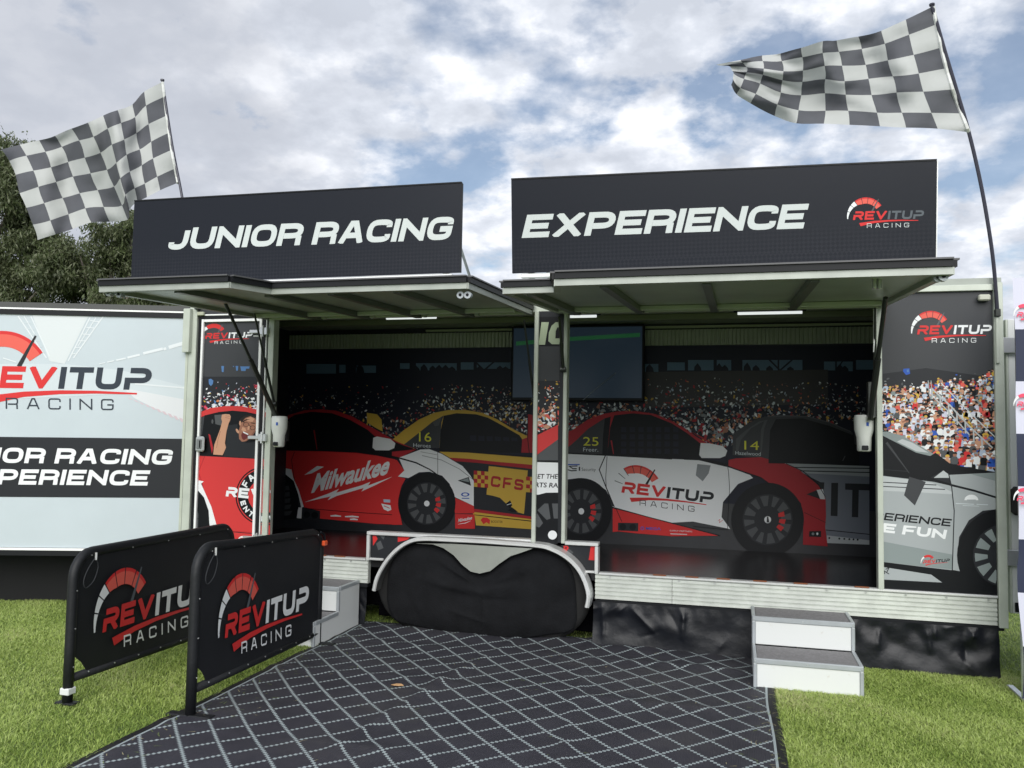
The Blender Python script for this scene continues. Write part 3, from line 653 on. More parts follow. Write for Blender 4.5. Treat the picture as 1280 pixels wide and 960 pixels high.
# ---- central pillar with print
pl = boxo('pillar', K2, tr, -1.41, -1.185, -.004, .05, .70, 2.385)
for x0, x1 in ((-1.425, -1.394), (-1.204, -1.176)):
    q = MB(); q.bbox(x0, x1, -.03, .055, .70, 2.385); q.build('pillar_trim', apost, pl)
P = Print(FP, clip=[(668, 680), (697, 680), (700, 396), (671, 396)])
P.zoom(640, 390, 5.82)
P.poly(K, (150, 0), (380, 0), (380, 248), (150, 248)); P.poly(K3, (150, 250), (380, 250), (380, 520), (150, 520)); P.poly(K2, (150, 500), (380, 500), (380, 900), (150, 900))
P.poly(LGRN, (214, 74), (268, 74), (240, 238), (150, 238), (150, 205), (198, 205)); P.poly(LGRN, (360, 74), (318, 74), (288, 100), (268, 150), (264, 212), (290, 234), (360, 235), (360, 192), (315, 192), (318, 140), (330, 112), (360, 112))
P.px(); P.bits([(668, 478), (700, 472), (699, 535), (667, 540)], 120, 3, 7, [W, ORG, SKIN2, CORAL, SKIN, W, RED2, G1, YEL, WG], 8, .3); P.bits([(668, 505), (700, 495), (699, 530), (667, 540)], 35, 6, 11, [W, PALEB, SKIN2, CORAL, W], 18, .5)
P.zoom(660, 500, 5.333)
P.poly(DOORRED, (40, 245), (200, 165), (200, 262), (40, 380)); P.poly(G1, (40, 382), (200, 262), (200, 402), (40, 402)); P.poly(K, (40, 402), (200, 402), (200, 416), (40, 412)); P.stroke(K, 5, (40, 240), (200, 160))
P.poly(W, (40, 413), (200, 418), (200, 625), (40, 632)); P.ftext(K, 'GET THE', (30, 524), (196, 524), 32, .15, .02); P.ftext(K, 'RTS RA', (46, 580), (200, 584), 32, .15, .02)
P.poly(K, (40, 640), (120, 618), (200, 617), (200, 960), (40, 960)); P.poly(G1, (62, 735), (110, 690), (135, 690), (150, 790), (125, 800)); P.poly(G1, (40, 770), (62, 755), (100, 820), (75, 850), (40, 840)); P.poly(G1, (160, 690), (200, 690), (200, 790), (172, 790))
P.ell(W, 163, 900, 30, 30)
P.build('printed_mural', pl)
# ---- small printed panels beside the wheel arch
for i, (x0, x1) in enumerate(((-2.715, -1.425), (-1.176, -.935))):
    o = boxo('arch_panel', K2, tr, x0, x1, -.004, .05, ZF+.0, .70)
    q = MB(); q.bbox(x0, x1, -.03, .055, .692, .718); q.build('arch_trim', alu2, o)
    xx = x0 if i == 0 else x1-.025
    q = MB(); q.bbox(xx, xx+.025, -.03, .055, ZF-.01, .69); q.build('arch_trim', alu2, o)
    q = MB(); q.bbox(x0+.026 if i == 0 else x0+.03, (x0+.14) if i == 0 else x1-.026, -.028, -.004, ZF-.005, ZF+.012); q.build('arch_trim', alu2, o)
    P = Print(FP).zoom(380, 640, 5.333) if i == 0 else Print(FP).zoom(620, 640, 5.333)
    if i == 0:
        P.poly(K2, (455, 155), (790, 165), (640, 290), (455, 290))
        P.poly(RED, (458, 158), (480, 158), (490, 180), (460, 225)); P.poly(G1, (480, 210), (510, 190), (530, 240), (495, 255)); P.poly(RED, (625, 165), (710, 165), (690, 185), (625, 200)); P.poly(G1, (505, 158), (540, 158), (530, 185))
    else:
        P.poly(K2, (430, 222), (662, 222), (662, 370), (560, 370))
        P.poly(RED, (450, 225), (478, 225), (486, 240), (470, 262), (452, 250)); P.poly(G1, (484, 245), (515, 268), (500, 290), (470, 265)); P.poly(RED, (632, 224), (660, 224), (660, 322), (618, 320)); P.ell(K, 466, 240, 6, 6)
    P.build('printed_mural', o)

# ---- wheel arch: fender band, tongue plate, well and tyres
def dense(pts, n=6):
    P = [Vector(p) for p in pts]; o = []
    for i in range(len(P)-1):
        a, b, c, d = P[max(i-1, 0)], P[i], P[i+1], P[min(i+2, len(P)-1)]
        for k in range(n):
            t = k/n; o.append(.5*((2*b)+(c-a)*t+(2*a-5*b+4*c-d)*t*t+(3*b-a-3*c+d)*t**3))
    o.append(P[-1]); return o
FY = -.13
fo = dense([onY(440+x/3.765, 640+y/3.765, FY) for x, y in [(94, 368), (110, 305), (150, 232), (203, 172), (265, 132), (335, 118), (470, 123), (600, 129), (730, 138), (860, 148), (925, 160), (1000, 196), (1060, 248), (1100, 314), (1122, 392), (1114, 452)]], 4)
cen = onY(605, 760, FY); q = MB()
n = len(fo); T = []
for i in range(n):
    d = fo[min(i+1, n-1)]-fo[max(i-1, 0)]; nn = Vector((d.z, 0, -d.x)).normalized()      # towards the inside
    a = fo[i]; T.append([a, a+nn*.012+Vector((0, -.012, 0)), a+nn*.024+Vector((0, -.012, 0)), a+nn*.030, a+nn*.030+Vector((0, .13, 0)), a+Vector((0, .13, 0))])
q.add([p for r in T for p in r], [(i*6+k, (i+1)*6+k, (i+1)*6+(k+1) % 6, i*6+(k+1) % 6) for i in range(n-1) for k in range(6)]+[tuple(range(6)), tuple((n-1)*6+k for k in range(5, -1, -1))])
q.m = [(1 if (i < (n-1)*6 and i % 6 in (3, 4)) else 0) for i in range(len(q.f))]
fen = q.build('wheel_arch', [alu2, mat('arch_inside', (.07, .072, .07), .6)], tr, smooth=False)
bo = [(440+x/3.765, 640+y/3.765) for x, y in [(300, 148), (470, 150), (850, 172), (800, 190), (745, 208), (690, 246), (650, 278), (600, 290), (558, 280), (518, 248), (478, 203), (430, 170), (380, 152)]]
q = MB(); q.prism([onY(x, y, -.125) for x, y in bo], (0, .02, 0)); q.build('arch_plate', mat('arch_plate_grey', (.42, .44, .40), .35, .6, var=.12, vscale=3), tr)
boxo('underfloor_dark_box', mat('well_black', (.004, .004, .005), .95, spec=0.0), tr, XL+.1, XR-.1, .22, 1.6, .12, .43)  # black box added under the floor to keep the gap behind the rail dark
boxo('wheel_well', mat('well_black', (.004, .004, .005), .95, spec=0.0), tr, -2.68, -.98, .16, .18, .05, .68)
for x in (-2.29, -1.33):
    q = MB(); q.lathe((0, 0, 0), [(.1, -.09), (.2, -.1), (.31, -.09), (.34, -.05), (.34, .05), (.31, .09), (.2, .1), (.1, .09)], 28)
    q.v = [(x+v[0], .13+v[2]*1.0-.0, .34+v[1]) for v in q.v]; q.v = [(a, b-.07, c) for a, b, c in q.v]
    q.build('tyre', tyre, tr, smooth=True)

# ---- interior: corrugated strip and mural
BP = Plane((0, YB-.001, 0), (0, -1, 0))
cor = mat('corrugated_strip', (.36, .40, .30), .5, .1, var=.1)
def corr(x0, x1, z0, z1):
    q = MB(); n = int((x1-x0)/.035); pr = []
    for i in range(n+1):
        x = x0+(x1-x0)*i/n; pr += [(x-.009, YB-.03), (x-.003, YB-.045), (x+.003, YB-.045), (x+.009, YB-.03)] if i % 1 == 0 else []
    q.add([(x, y, z) for z in (z0, z1) for x, y in pr], [(i, i+1, len(pr)+i+1, len(pr)+i) for i in range(len(pr)-1)])
    q.box(x0-.01, x1+.01, YB-.029, YB-.002, z0, z1); return q.build('corrugated_strip', cor, bw)
corr(-4.36, -2.03, 2.30, 2.44); corr(-.80, 1.55, 2.30, 2.44)
boxo('wall_cap', mat('wall_cap_green', (.40, .44, .30), .5), bw, -2.9, 1.55, YB-.04, YB-.002, 2.455, 2.475)
P = Print(BP, base=.002)
P.poly(NVB, (352, 440), (720, 432), (1110, 432), (1110, 640), (352, 600))
rg = random.Random(2)
for x0, x1, y0, y1 in ((383, 420, 455, 467), (424, 432, 456, 466), (445, 470, 457, 466), (500, 512, 454, 461), (520, 571, 454, 463), (576, 592, 453, 462), (596, 638, 453, 461), (806, 823, 455, 465), (834, 856, 453, 463), (860, 892, 450, 463), (896, 914, 450, 463), (928, 972, 450, 463), (974, 1003, 450, 463), (1030, 1044, 452, 463), (1046, 1066, 452, 464), (1070, 1094, 450, 462)):
    P.poly(DIMB, (x0, y0), (x1, y0), (x1, y1), (x0, y1))
for x, h in ((812, 8), (872, 9), (899, 9), (906, 7), (934, 10), (945, 7), (962, 6), (520, 6), (530, 8), (541, 6), (549, 7), (557, 7), (565, 5), (450, 8), (600, 6), (625, 6), (632, 5), (1050, 8), (1056, 6), (988, 5)):
    P.poly(NVB, (x-5, 468), (x-4, 463-h*.5), (x, 463-h), (x+4, 463-h*.4), (x+6, 468))
for x in (975, 605): P.stroke(NVB, 2, (x-14, 449), (x, 463), (x+16, 449))
P.stroke(NVB, 1.5, (440, 452), (452, 466)); P.stroke(NVB, 1.5, (1055, 449), (1045, 463))
P.poly(mat('ink_wall_brown', (.026, .023, .024), .5), (806, 465), (1035, 462), (1035, 505), (806, 510))
P.poly(DUST, (900, 478), (960, 474), (1020, 478), (1030, 500), (880, 500)) if False else None
fan = P.build('printed_backdrop', bw)
P = Print(BP, base=.0042)
bp = [W, WG, G2, G2, G1, SKIN, ORG, RED2, G1, YEL, PALEB, G2]
P.bits([(360, 482), (640, 482), (666, 500), (666, 560), (460, 560), (360, 520)], 1050, 2.4, 6.2, [W, G2, G2, G1, SKIN, RED2, G1, YEL, G2, WG], 21, .12, 1.1)
P.bits([(560, 480), (640, 485), (660, 500), (660, 530), (520, 505)], 260, 3, 6.5, [YEL, W, WG, G2, SKIN], 22, .3)
P.bits([(700, 500), (806, 500), (806, 470), (960, 475), (1080, 480), (1095, 520), (900, 560), (700, 560)], 1700, 2.6, 7, bp, 23, .15)
P.bits([(700, 505), (806, 503), (960, 490), (1000, 500), (900, 545), (700, 545)], 300, 5, 10, [W, G2, SKIN, RED2, WG, G1, K2, K], 25, .4)
P.build('printed_crowd', bw)

# -- red car (far left of mural)
P = Print(BP, base=.0095, step=.00003).zoom(340, 500, 5.333)
P.poly(RED2, (70, 130), (110, 100), (220, 68), (330, 62), (430, 72), (540, 112), (640, 170), (740, 225), (830, 275), (960, 330), (960, 345), (100, 345))
P.poly(K, (95, 135), (150, 100), (260, 78), (400, 88), (520, 132), (640, 200), (690, 245), (780, 262), (870, 300), (960, 330), (960, 350), (830, 385), (700, 370), (560, 352), (90, 340)); P.stroke(RED2, [10, 3], (280, 200), (300, 330))
P.poly(YEL, (632, 85), (700, 95), (730, 130), (738, 210), (690, 185), (634, 150))
P.poly(RED, (90, 338), (330, 342), (560, 352), (700, 371), (820, 396), (880, 470), (840, 510), (890, 525), (860, 580), (842, 660), (845, 720), (868, 832), (700, 826), (320, 790), (320, 740), (215, 715), (150, 540), (90, 455))
P.poly(W, (90, 455), (130, 463), (142, 520), (178, 600), (212, 712), (195, 718), (178, 640), (145, 540), (90, 495)); P.poly(W, (175, 716), (200, 716), (196, 790), (165, 787))
P.poly(K, (60, 495), (90, 495), (145, 545), (172, 620), (176, 720), (160, 790), (60, 800))
for k in range(5): P.poly(K3, (78, 575+k*42), (112+6*k, 570+k*42), (118, 600+k*42), (78, 605+k*42))
P.poly(K2, (204, 735), (320, 740), (320, 796), (200, 790)); P.ell(K, 232, 764, 22, 22); P.ell(K, 285, 768, 22, 22)
P.stroke(K, 4, (828, 400), (833, 600), (806, 765), (500, 745), (225, 722)); P.stroke(K, 4, (150, 345), (130, 400), (150, 540))
P.stroke(K, [6, 9, 9], (700, 368), (830, 385), (960, 420))
P.poly(W, (675, 252), (700, 243), (790, 260), (822, 288), (815, 320), (780, 336), (690, 335), (670, 318))
P.ftext(W, 'Milwaukee', (262, 616), (768, 490), 128, .32, .035); P.poly(W, (215, 500), (300, 440), (345, 445), (300, 470), (262, 490)); P.ell(W, 772, 425, 5, 5)
P.poly(W, (215, 682), (380, 622), (446, 592), (428, 618), (600, 568), (656, 545), (640, 570), (805, 510), (680, 572), (596, 610), (612, 586), (430, 640), (370, 668), (392, 642))
P.poly(W, (728, 690), (790, 702), (796, 732), (772, 742), (745, 728)); P.poly(PALEB, (742, 662), (788, 664), (788, 684), (745, 682)); P.stroke(RED, 5, (745, 705), (785, 722))
for x0, x1, y in ((390, 460, 773), (486, 578, 778), (520, 572, 796)): P.stroke(W, [8, 12, 7], (x0, y), ((x0+x1)/2, y-2), (x1, y+2))
P.zoom(490, 500, 5.333)
P.poly(RED, (0, 398), (32, 400), (82, 470), (40, 510), (88, 525), (48, 590), (42, 700), (62, 832), (0, 832)); P.poly(RED2, (0, 345), (165, 328), (45, 388), (0, 376))
P.poly(W, (45, 385), (190, 330), (250, 328), (330, 358), (400, 400), (470, 440), (520, 500), (545, 540), (545, 706), (430, 652), (405, 640), (385, 560), (335, 505), (250, 478), (180, 482), (110, 520), (40, 510), (82, 470))
P.stroke(G2, 4, (200, 370), (330, 400), (450, 460), (540, 530)); P.stroke(G2, 3, (190, 345), (300, 365))
P.stroke(K, [5, 10, 10, 8], (0, 374), (60, 390), (160, 418), (250, 462), (340, 525)); P.stroke(K, 3, (305, 330), (305, 495))
P.poly(K2, (438, 537), (512, 513), (527, 572)); P.poly(SILD, (455, 536), (508, 520), (515, 548))
P.poly(RED, (412, 648), (545, 706), (550, 756), (420, 756)); P.poly(RED, (420, 759), (550, 764), (553, 858), (422, 857)); P.ftext(W, 'Milwaukee', (440, 815), (532, 795), 24, .2, .02); P.stroke(W, [2, 5, 2], (440, 828), (490, 820), (525, 805))
P.ring(BLU, 488, 630, 28, 14, .6); P.stroke(BLU, 6, (465, 655), (515, 656))
P.wheel(232, 690, 192, 205, .665, brake=True)
P.build('printed_car', bw)
# -- yellow car
P = Print(BP, base=.0072, step=.00003).zoom(490, 500, 5.333)
P.poly(YEL, (5, 262), (80, 200), (180, 130), (280, 85), (380, 66), (500, 68), (600, 85), (700, 128), (800, 190), (900, 240), (900, 262), (850, 300), (60, 300), (15, 275))
P.poly(K3, (72, 302), (180, 218), (270, 145), (345, 103), (330, 150), (315, 320), (100, 320)); P.poly(G1, (270, 150), (330, 112), (312, 170), (285, 175))
P.poly(K, (345, 105), (430, 88), (560, 95), (640, 118), (740, 172), (850, 235), (868, 262), (862, 352), (480, 347), (315, 337), (325, 200))
for i in range(6): P.poly(NVB, (520+i*55, 235+i*3), (560+i*55, 236+i*3), (562+i*55, 275), (522+i*55, 272))
P.ftext(YL, '16', (180, 276), (262, 278), 66); P.ftext(WG, 'Heroes', (142, 312), (258, 318), 26)
P.poly(RED2, (868, 262), (900, 250), (905, 95), (938, 100), (938, 352), (862, 350)); P.stroke(K, 5, (905, 100), (905, 262), (915, 352))
P.poly(YEL, (315, 345), (500, 350), (940, 385), (940, 432), (700, 412), (520, 392), (390, 388)); P.poly(RED2, (380, 384), (520, 392), (700, 412), (940, 432), (940, 462), (700, 436), (560, 418), (430, 412))
P.poly(K2, (425, 408), (560, 418), (940, 460), (940, 780), (540, 725), (540, 540), (470, 440)); P.stroke(K, 6, (315, 340), (560, 350), (940, 380))
P.poly(YEL, (645, 440), (905, 470), (898, 560), (880, 760), (830, 746), (798, 715), (760, 690), (720, 652), (680, 640), (630, 630))
for i in range(4):
    for j in range(4):
        m = YEL if (i+j) % 2 else RED2; x = 545+i*24; y = 470+i*2+j*27; P.raw(m, [P.tf(x, y), P.tf(x+24, y+2), P.tf(x+24, y+29), P.tf(x, y+27)])
        if i < 2: x = 894+i*26; y = 510+i*2+j*26; P.raw(m, [P.tf(x, y), P.tf(x+26, y+2), P.tf(x+26, y+28), P.tf(x, y+26)])
P.nxt()
P.text(RED2, 'CFS', (656, 576), (872, 604), 72, 72, .1, .24, .3, .2)
P.poly(K, (760, 690), (788, 668), (802, 702), (785, 722)); P.poly(K, (800, 715), (840, 745), (800, 748), (770, 735)); P.stroke(W, 4, (765, 700), (795, 690))
P.poly(RED2, (540, 725), (940, 778), (940, 795), (540, 746)); P.poly(YEL, (540, 746), (940, 796), (940, 806), (540, 762)); P.poly(YEL, (550, 768), (940, 812), (940, 862), (560, 835)); P.stroke(K, 4, (548, 765), (940, 808))
P.poly(RED, (590, 800), (605, 783), (635, 785), (655, 800), (650, 828), (630, 815), (610, 828)); P.ftext(K, 'BOOSTER', (662, 818), (738, 820), 16)
P.build('printed_car', bw)
# -- grey car on the right
P = Print(BP, base=.0072, step=.00003).zoom(920, 500, 4.8)
P.poly(K3, (-20, 215), (0, 190), (60, 148), (140, 108), (230, 90), (380, 93), (500, 113), (600, 148), (700, 195), (700, 215), (640, 260), (190, 375), (150, 352), (-20, 330)); P.poly(G1, (0, 232), (60, 180), (140, 128), (190, 118), (170, 170), (150, 345), (0, 322)); P.poly(K3, (30, 240), (90, 170), (170, 125), (150, 180), (145, 335), (10, 318))
P.stroke(G1, 6, (190, 100), (300, 95), (430, 100), (560, 135), (690, 190))
P.poly(K, (240, 115), (400, 110), (560, 155), (705, 212), (740, 260), (740, 390), (195, 376), (205, 180)); P.stroke(G1, 5, (640, 365), (655, 335))
P.ftext(YL, '14', (50, 297), (138, 300), 56); P.ftext(WG, 'Hazelwood', (-4, 327), (148, 334), 22)
P.poly(mat('ink_door_greyblue', (.17, .19, .23), .42), (290, 380), (800, 395), (800, 868), (540, 858), (520, 500)); P.poly(SIL, (290, 380), (800, 396), (800, 460), (430, 440))
P.stroke(K, 6, (330, 404), (800, 410)); P.stroke(K, 6, (350, 424), (800, 435)); P.stroke(K, 5, (195, 374), (800, 394))
P.poly(K2, (488, 492), (530, 494), (526, 560), (500, 530)); P.poly(K2, (572, 497), (613, 497), (609, 697), (568, 695)); P.poly(K2, (655, 500), (800, 504), (800, 543), (737, 541), (733, 704), (695, 702), (698, 540), (655, 538))
P.stroke(K, 5, (540, 780), (800, 806)); P.poly(SIL2, (545, 812), (800, 842), (800, 868), (545, 858))
for x in (560, 620, 650, 680, 705, 730): P.ell(K2, x, 828+(x-560)*.06, 6, 6)
P.build('printed_car', bw)
# -- white and red car
P = Print(BP, base=.012, step=.00003).zoom(660, 500, 5.333)
P.poly(RED2, (200, 250), (300, 198), (400, 130), (500, 93), (600, 76), (720, 74), (850, 94), (960, 140), (1040, 185), (1130, 250), (1220, 300), (1280, 330), (1250, 345), (960, 380), (215, 345))
P.poly(K3, (225, 350), (320, 270), (400, 192), (510, 122), (545, 118), (530, 372), (225, 356)); P.poly(K, (512, 122), (552, 110), (528, 370), (495, 366), (500, 240))
P.poly(K, (575, 102), (700, 88), (820, 100), (960, 156), (1060, 220), (1150, 290), (1150, 400), (960, 390), (528, 372), (548, 180))
for i in range(7):
    for j in range(4): P.raw(NVB, [P.tf(620+i*58, 180+j*48), P.tf(655+i*58, 181+j*48), P.tf(655+i*58, 215+j*48), P.tf(620+i*58, 214+j*48)])
P.nxt(); P.stroke(RED2, [10, 4], (555, 270), (570, 360))
P.ftext(YL, '25', (368, 303), (470, 305), 60); P.ftext(WG, 'Freer.', (368, 342), (468, 344), 27)
P.poly(W, (200, 355), (510, 370), (960, 393), (1130, 400), (1300, 435), (1480, 500), (1500, 520), (1400, 560), (1300, 680), (1290, 780), (1348, 860), (1100, 810), (960, 818), (560, 715), (575, 700), (520, 600), (440, 545), (340, 520), (260, 530), (200, 570))
P.stroke(K, [9, 9, 9], (200, 352), (530, 368), (960, 392)); P.poly(RED, (565, 722), (960, 822), (1280, 905), (1180, 905), (960, 908), (735, 890), (600, 876), (565, 880))
P.stroke(K, 6, (555, 712), (800, 780), (960, 822), (1280, 905)); P.poly(K2, (600, 818), (735, 820), (735, 876), (600, 870)); P.ell(K, 632, 845, 22, 22); P.ell(K, 698, 847, 22, 22)
P.stroke(K, 7, (516, 370), (475, 465), (520, 580), (575, 712)); P.stroke(K, 4, (527, 375), (518, 520), (522, 585)); P.stroke(K, 4, (585, 720), (625, 810))
P.stroke(K2, 7, (245, 435), (255, 462), (290, 472), (325, 470)); P.stroke(K2, 7, (330, 440), (275, 442), (300, 458), (325, 458)); P.stroke(K2, 9, (343, 445), (343, 472)); P.stroke(BLU, 8, (252, 431), (345, 431)); P.ftext(K3, 'Security', (358, 472), (452, 474), 22)
P.ring(BLU, 762, 855, 12, 12, .6); P.ftext(BLU, 'MEGA', (785, 864), (885, 868), 18, .1, .02); P.ftext(WG, 'SUPPLY PARTNERS', (945, 876), (1095, 882), 11); P.stroke(WG, 5, (950, 892), (1060, 896))
P.logo((622, 617), (1232, 690), c1=RED, c2=K2, c3=K3, gl='none', needle=K2, th=.25)
P.zoom(800, 540, 6)
P.poly(G2, (430, 240), (530, 250), (515, 310), (470, 370), (418, 325))
P.poly(K, (330, 190), (450, 190), (640, 235), (800, 290), (930, 345), (962, 372), (955, 380), (930, 356), (800, 304), (650, 262), (440, 212), (330, 208)); P.poly(RED2, (390, 0), (480, 60), (560, 100), (600, 112), (560, 96), (470, 40)) 
P.poly(W, (455, 82), (520, 85), (620, 105), (655, 140), (640, 180), (600, 196), (462, 195), (444, 172))
P.stroke(K, 4, (648, 195), (664, 300), (672, 420), (662, 600), (655, 733), (400, 708)); P.stroke(RED, 3, (585, 665), (600, 655), (595, 680), (622, 660))
P.zoom(920, 500, 4.8)
P.poly(RED2, (-45, 360), (0, 350), (150, 343), (290, 380), (380, 420), (480, 500), (520, 540), (538, 600), (540, 700), (535, 760), (550, 878), (402, 868), (405, 700), (390, 620), (340, 560), (280, 530), (195, 495), (150, 462), (0, 412), (-45, 395))
P.poly(K, (195, 343), (195, 380), (290, 382), (300, 376)) ; P.poly(K2, (422, 566), (485, 540), (505, 595)); P.poly(W, (484, 540), (522, 534), (534, 596), (505, 594)); P.poly(K, (440, 787), (511, 786), (511, 822), (438, 820)); P.ell(G2, 462, 803, 8, 8); P.ell(W, 488, 803, 6, 8)
P.stroke(K, 3, (410, 675), (538, 735)); P.stroke(K, 4, (300, 382), (400, 425), (490, 500), (535, 580))
P.wheel(190, 718, 218, 222, .665, brake=True); P.poly(K2, (186, 700), (194, 700), (200, 735), (184, 735))
P.zoom(660, 500, 5.333); P.wheel(355, 742, 203, 222, .665, brake=True, ph=14)
P.build('printed_car', bw)

# ---- television on the wall: its own thing
a = onY(640, 408, 1.50); b = onY(805, 502, 1.50)
tv = thing('television', 'large black flat television hung high on the mural wall behind the central pillar', 'television', (a.x, 1.5, b.z))
boxo('housing', blackt, tv, a.x, b.x, 1.50, 1.56, b.z, a.z+.0, b=.008)
boxo('screen', mat('tv_screen', (.008, .013, .018), .25, spec=.25, emis=((.10, .17, .25), .05)), tv, a.x+.02, b.x-.02, 1.493, 1.499, b.z+.03, a.z-.02, b=.001)  # faint blue-grey emission stands in for surroundings mirrored in the glossy screen
P = Print(Plane((0, 1.492, 0), (0, -1, 0)), base=.001)
P.poly(mat('reflected_green', (.015, .10, .035), .3, emis=((.02, .14, .05), .15)), (645, 427), (700, 422), (800, 416), (800, 421), (700, 427), (645, 432))  # painted reflection of the grass: faint glowing green strip
P.stroke(mat('reflected_line', (.10, .13, .15), .3), 1, (729, 500), (745, 486), (770, 466)); P.build('painted_reflection', tv)  # thin diagonal reflection, also painted on the glass
boxo('bracket', galv, tv, (a.x+b.x)/2-.2, (a.x+b.x)/2+.2, 1.56, YB-.03, 1.98, 2.2)

# ---- light strips on the ceiling
lit = mat('light_tube', (.9, .9, .9), .3, emis=((.95, 1, 1), .5))
for (xa, ya), (xb, yb) in (((482, 398.5), (545, 397.5)), ((703, 396.5), (745, 395.5)), ((922, 392.5), (1003, 391))):
    A = onZ(xa, ya, 2.44); B = onZ(xb, yb, 2.44)
    f = boxo('light_strip', blackt, tr, A.x-.03, B.x+.03, A.y-.005, A.y+.05, 2.458, ZT-.002)
    q = MB(); q.tube([(A.x, A.y+.018, 2.446), (B.x, A.y+.018, 2.446)], .011, 8); q.build('tube', lit, f)

# ---- awnings (raised side flaps)
def awning(x0, x1, xn0, xn1, zf, ribs, name):
    """x0..x1 full width; between xn0..xn1 the flap reaches only to the notch line"""
    zh = 2.363; yf = -1.85; yn = -1.53; z = lambda y: zh+(zf-zh)*(y/yf)
    out = [(x0, 0)] 
    if xn0 > x0: pts = [(x0, 0), (x0, yf), (xn0, yf), (xn0+.07, yn), (x1, yn), (x1, 0)]
    else: pts = [(x0, 0), (x0, yn), (xn1-.07, yn), (xn1, yf), (x1, yf), (x1, 0)]
    o = MB(); o.prism([(x, y-.015, z(y)+.022) for x, y in pts], (0, 0, .032))
    aw = o.build(name, awnu, tr)
    # edge channel: aluminium below, dark gasket on top
    cx_, cy_ = sum(p[0] for p in pts)/6, -.8
    for i in range(len(pts)-1):
        a, b = pts[i], pts[i+1]
        d = Vector((b[0]-a[0], b[1]-a[1], 0)).normalized(); nn = Vector((d.y, -d.x, 0))
        if nn.dot(Vector(((a[0]+b[0])/2-cx_, (a[1]+b[1])/2-cy_, 0))) < 0: nn = -nn
        ext = .012
        A = Vector((a[0], a[1]-.015, z(a[1])))-d*0; B = Vector((b[0], b[1]-.015, z(b[1])))
        for (t0, t1, o0, o1, m, nm) in ((-.004, .030, -.03, .008, awnedge, 'edge_channel'), (.031, .062, -.03, .020, blackt, 'edge_gasket'), (.063, .071, -.05, .030, mat('gasket_light', (.09, .09, .095), .5), 'edge_lip')):
            q = MB(); q.hexa([A+nn*o0+Vector((0, 0, t0)), B+nn*o0+Vector((0, 0, t0)), B+nn*o1+Vector((0, 0, t0)), A+nn*o1+Vector((0, 0, t0)), A+nn*o0+Vector((0, 0, t1)), B+nn*o0+Vector((0, 0, t1)), B+nn*o1+Vector((0, 0, t1)), A+nn*o1+Vector((0, 0, t1))]); q.build(nm, m, aw)
    for x, yo in ribs:
        q = MB(); q.hexa([(x-.025, -.06, z(-.06)-.018), (x+.025, -.06, z(-.06)-.018), (x+.025, -.06, z(-.06)+.021), (x-.025, -.06, z(-.06)+.021), (x-.02, yo, z(yo)-.012), (x+.02, yo, z(yo)-.012), (x+.02, yo, z(yo)+.021), (x-.02, yo, z(yo)+.021)]); q.build('rib', awnd, aw)
        q = MB(); q.bbox(x+.03, x+.06, -.1, -.04, z(0)-.014, z(0)+.02); q.build('rib_bracket', apost, aw)
    q = MB(); q.bbox(x0+.03, x1-.03, -.055, -.005, zh-.006, zh+.018); q.build('hinge_rail', apost, aw)
    q = MB(); q.bbox(x0+.05, x1-.05, -.30, -.27, z(-.28)-.012, z(-.28)+.02); q.build('cross_rail', apost, aw)
    return aw, z
awL, zL = awning(-3.63, -1.455, -2.76, 0, 2.275, ((-3.15, -1.8), (-2.74, -1.5), (-2.32, -1.5), (-1.90, -1.5)), 'awning')
awR, zR = awning(-1.24, .95, -1.24, -.88, 2.232, ((-1.1, -1.5), (-.645, -1.8), (-.137, -1.8), (.37, -1.8)), 'awning')
# strikers under the outer edges
for aw, pts in ((awL, ((576, 369, -1.5), (585, 369, -1.5), (137, 366, -1.82), (150, 368, -1.8))), (awR, ((640, 364, -1.5), (1172, 347, -1.8), (1179, 346, -1.82)))):
    for x, y, Y in pts:
        p = onY(x, y, Y); q = MB(); q.tube([p+Vector((0, -.012, 0)), p+Vector((0, .02, 0))], .021, 14); o = q.build('catch', steptrim, aw)
        q = MB(); q.tube([p+Vector((0, -.014, 0)), p+Vector((0, -.011, 0))], .009, 10); q.build('catch_hole', K, o)
# gas struts
def strut(a, b, r0=.014, r1=.009, par=None):
    A, B = Vector(a), Vector(b); M_ = A.lerp(B, .52); q = MB(); q.tube([A, M_], r0, 8); q.tube([M_, B], r1, 8); q.tube([A+Vector((-.02, 0, 0)), A+Vector((.02, 0, 0))], .02, 8); return q.build('gas_strut', strutm, tr)
strut(onY(344, 518, -.03), onY(281, 378, -.95), .019, .012); strut(onY(343, 505, -.05), onY(318, 392, -.35), .011, .008)
strut(onY(1088, 522, -.04), onY(1107, 372, -.75), .020, .014); strut(onY(1093, 480, .05), onY(1094, 385, -.2), .010, .007)
strut(onY(668, 500, .10), onY(655, 400, -.3), .010, .007); strut(onY(704, 462, -.05), onY(699, 396, -.25), .013, .009)
q = MB(); p = onY(1090, 500, .02); q.bbox(p.x-.03, p.x+.02, -.02, .05, p.z-.12, p.z+.12); q.build('strut_bracket', strutm, tr)
for x, y in ((1093, 347), (1099, 348)):
    p = onY(x, y+4, -1.5); q = MB(); q.bbox(p.x-.009, p.x+.009, -1.52, -1.48, p.z-.04, p.z+.04); q.build('hook', galv, awR)
q = MB(); A = onY(1094, 386, -.1); B = onY(1092, 440, -.1); q.tube([A, B], [.012, .003], 6); q.build('strap', whitet, tr)

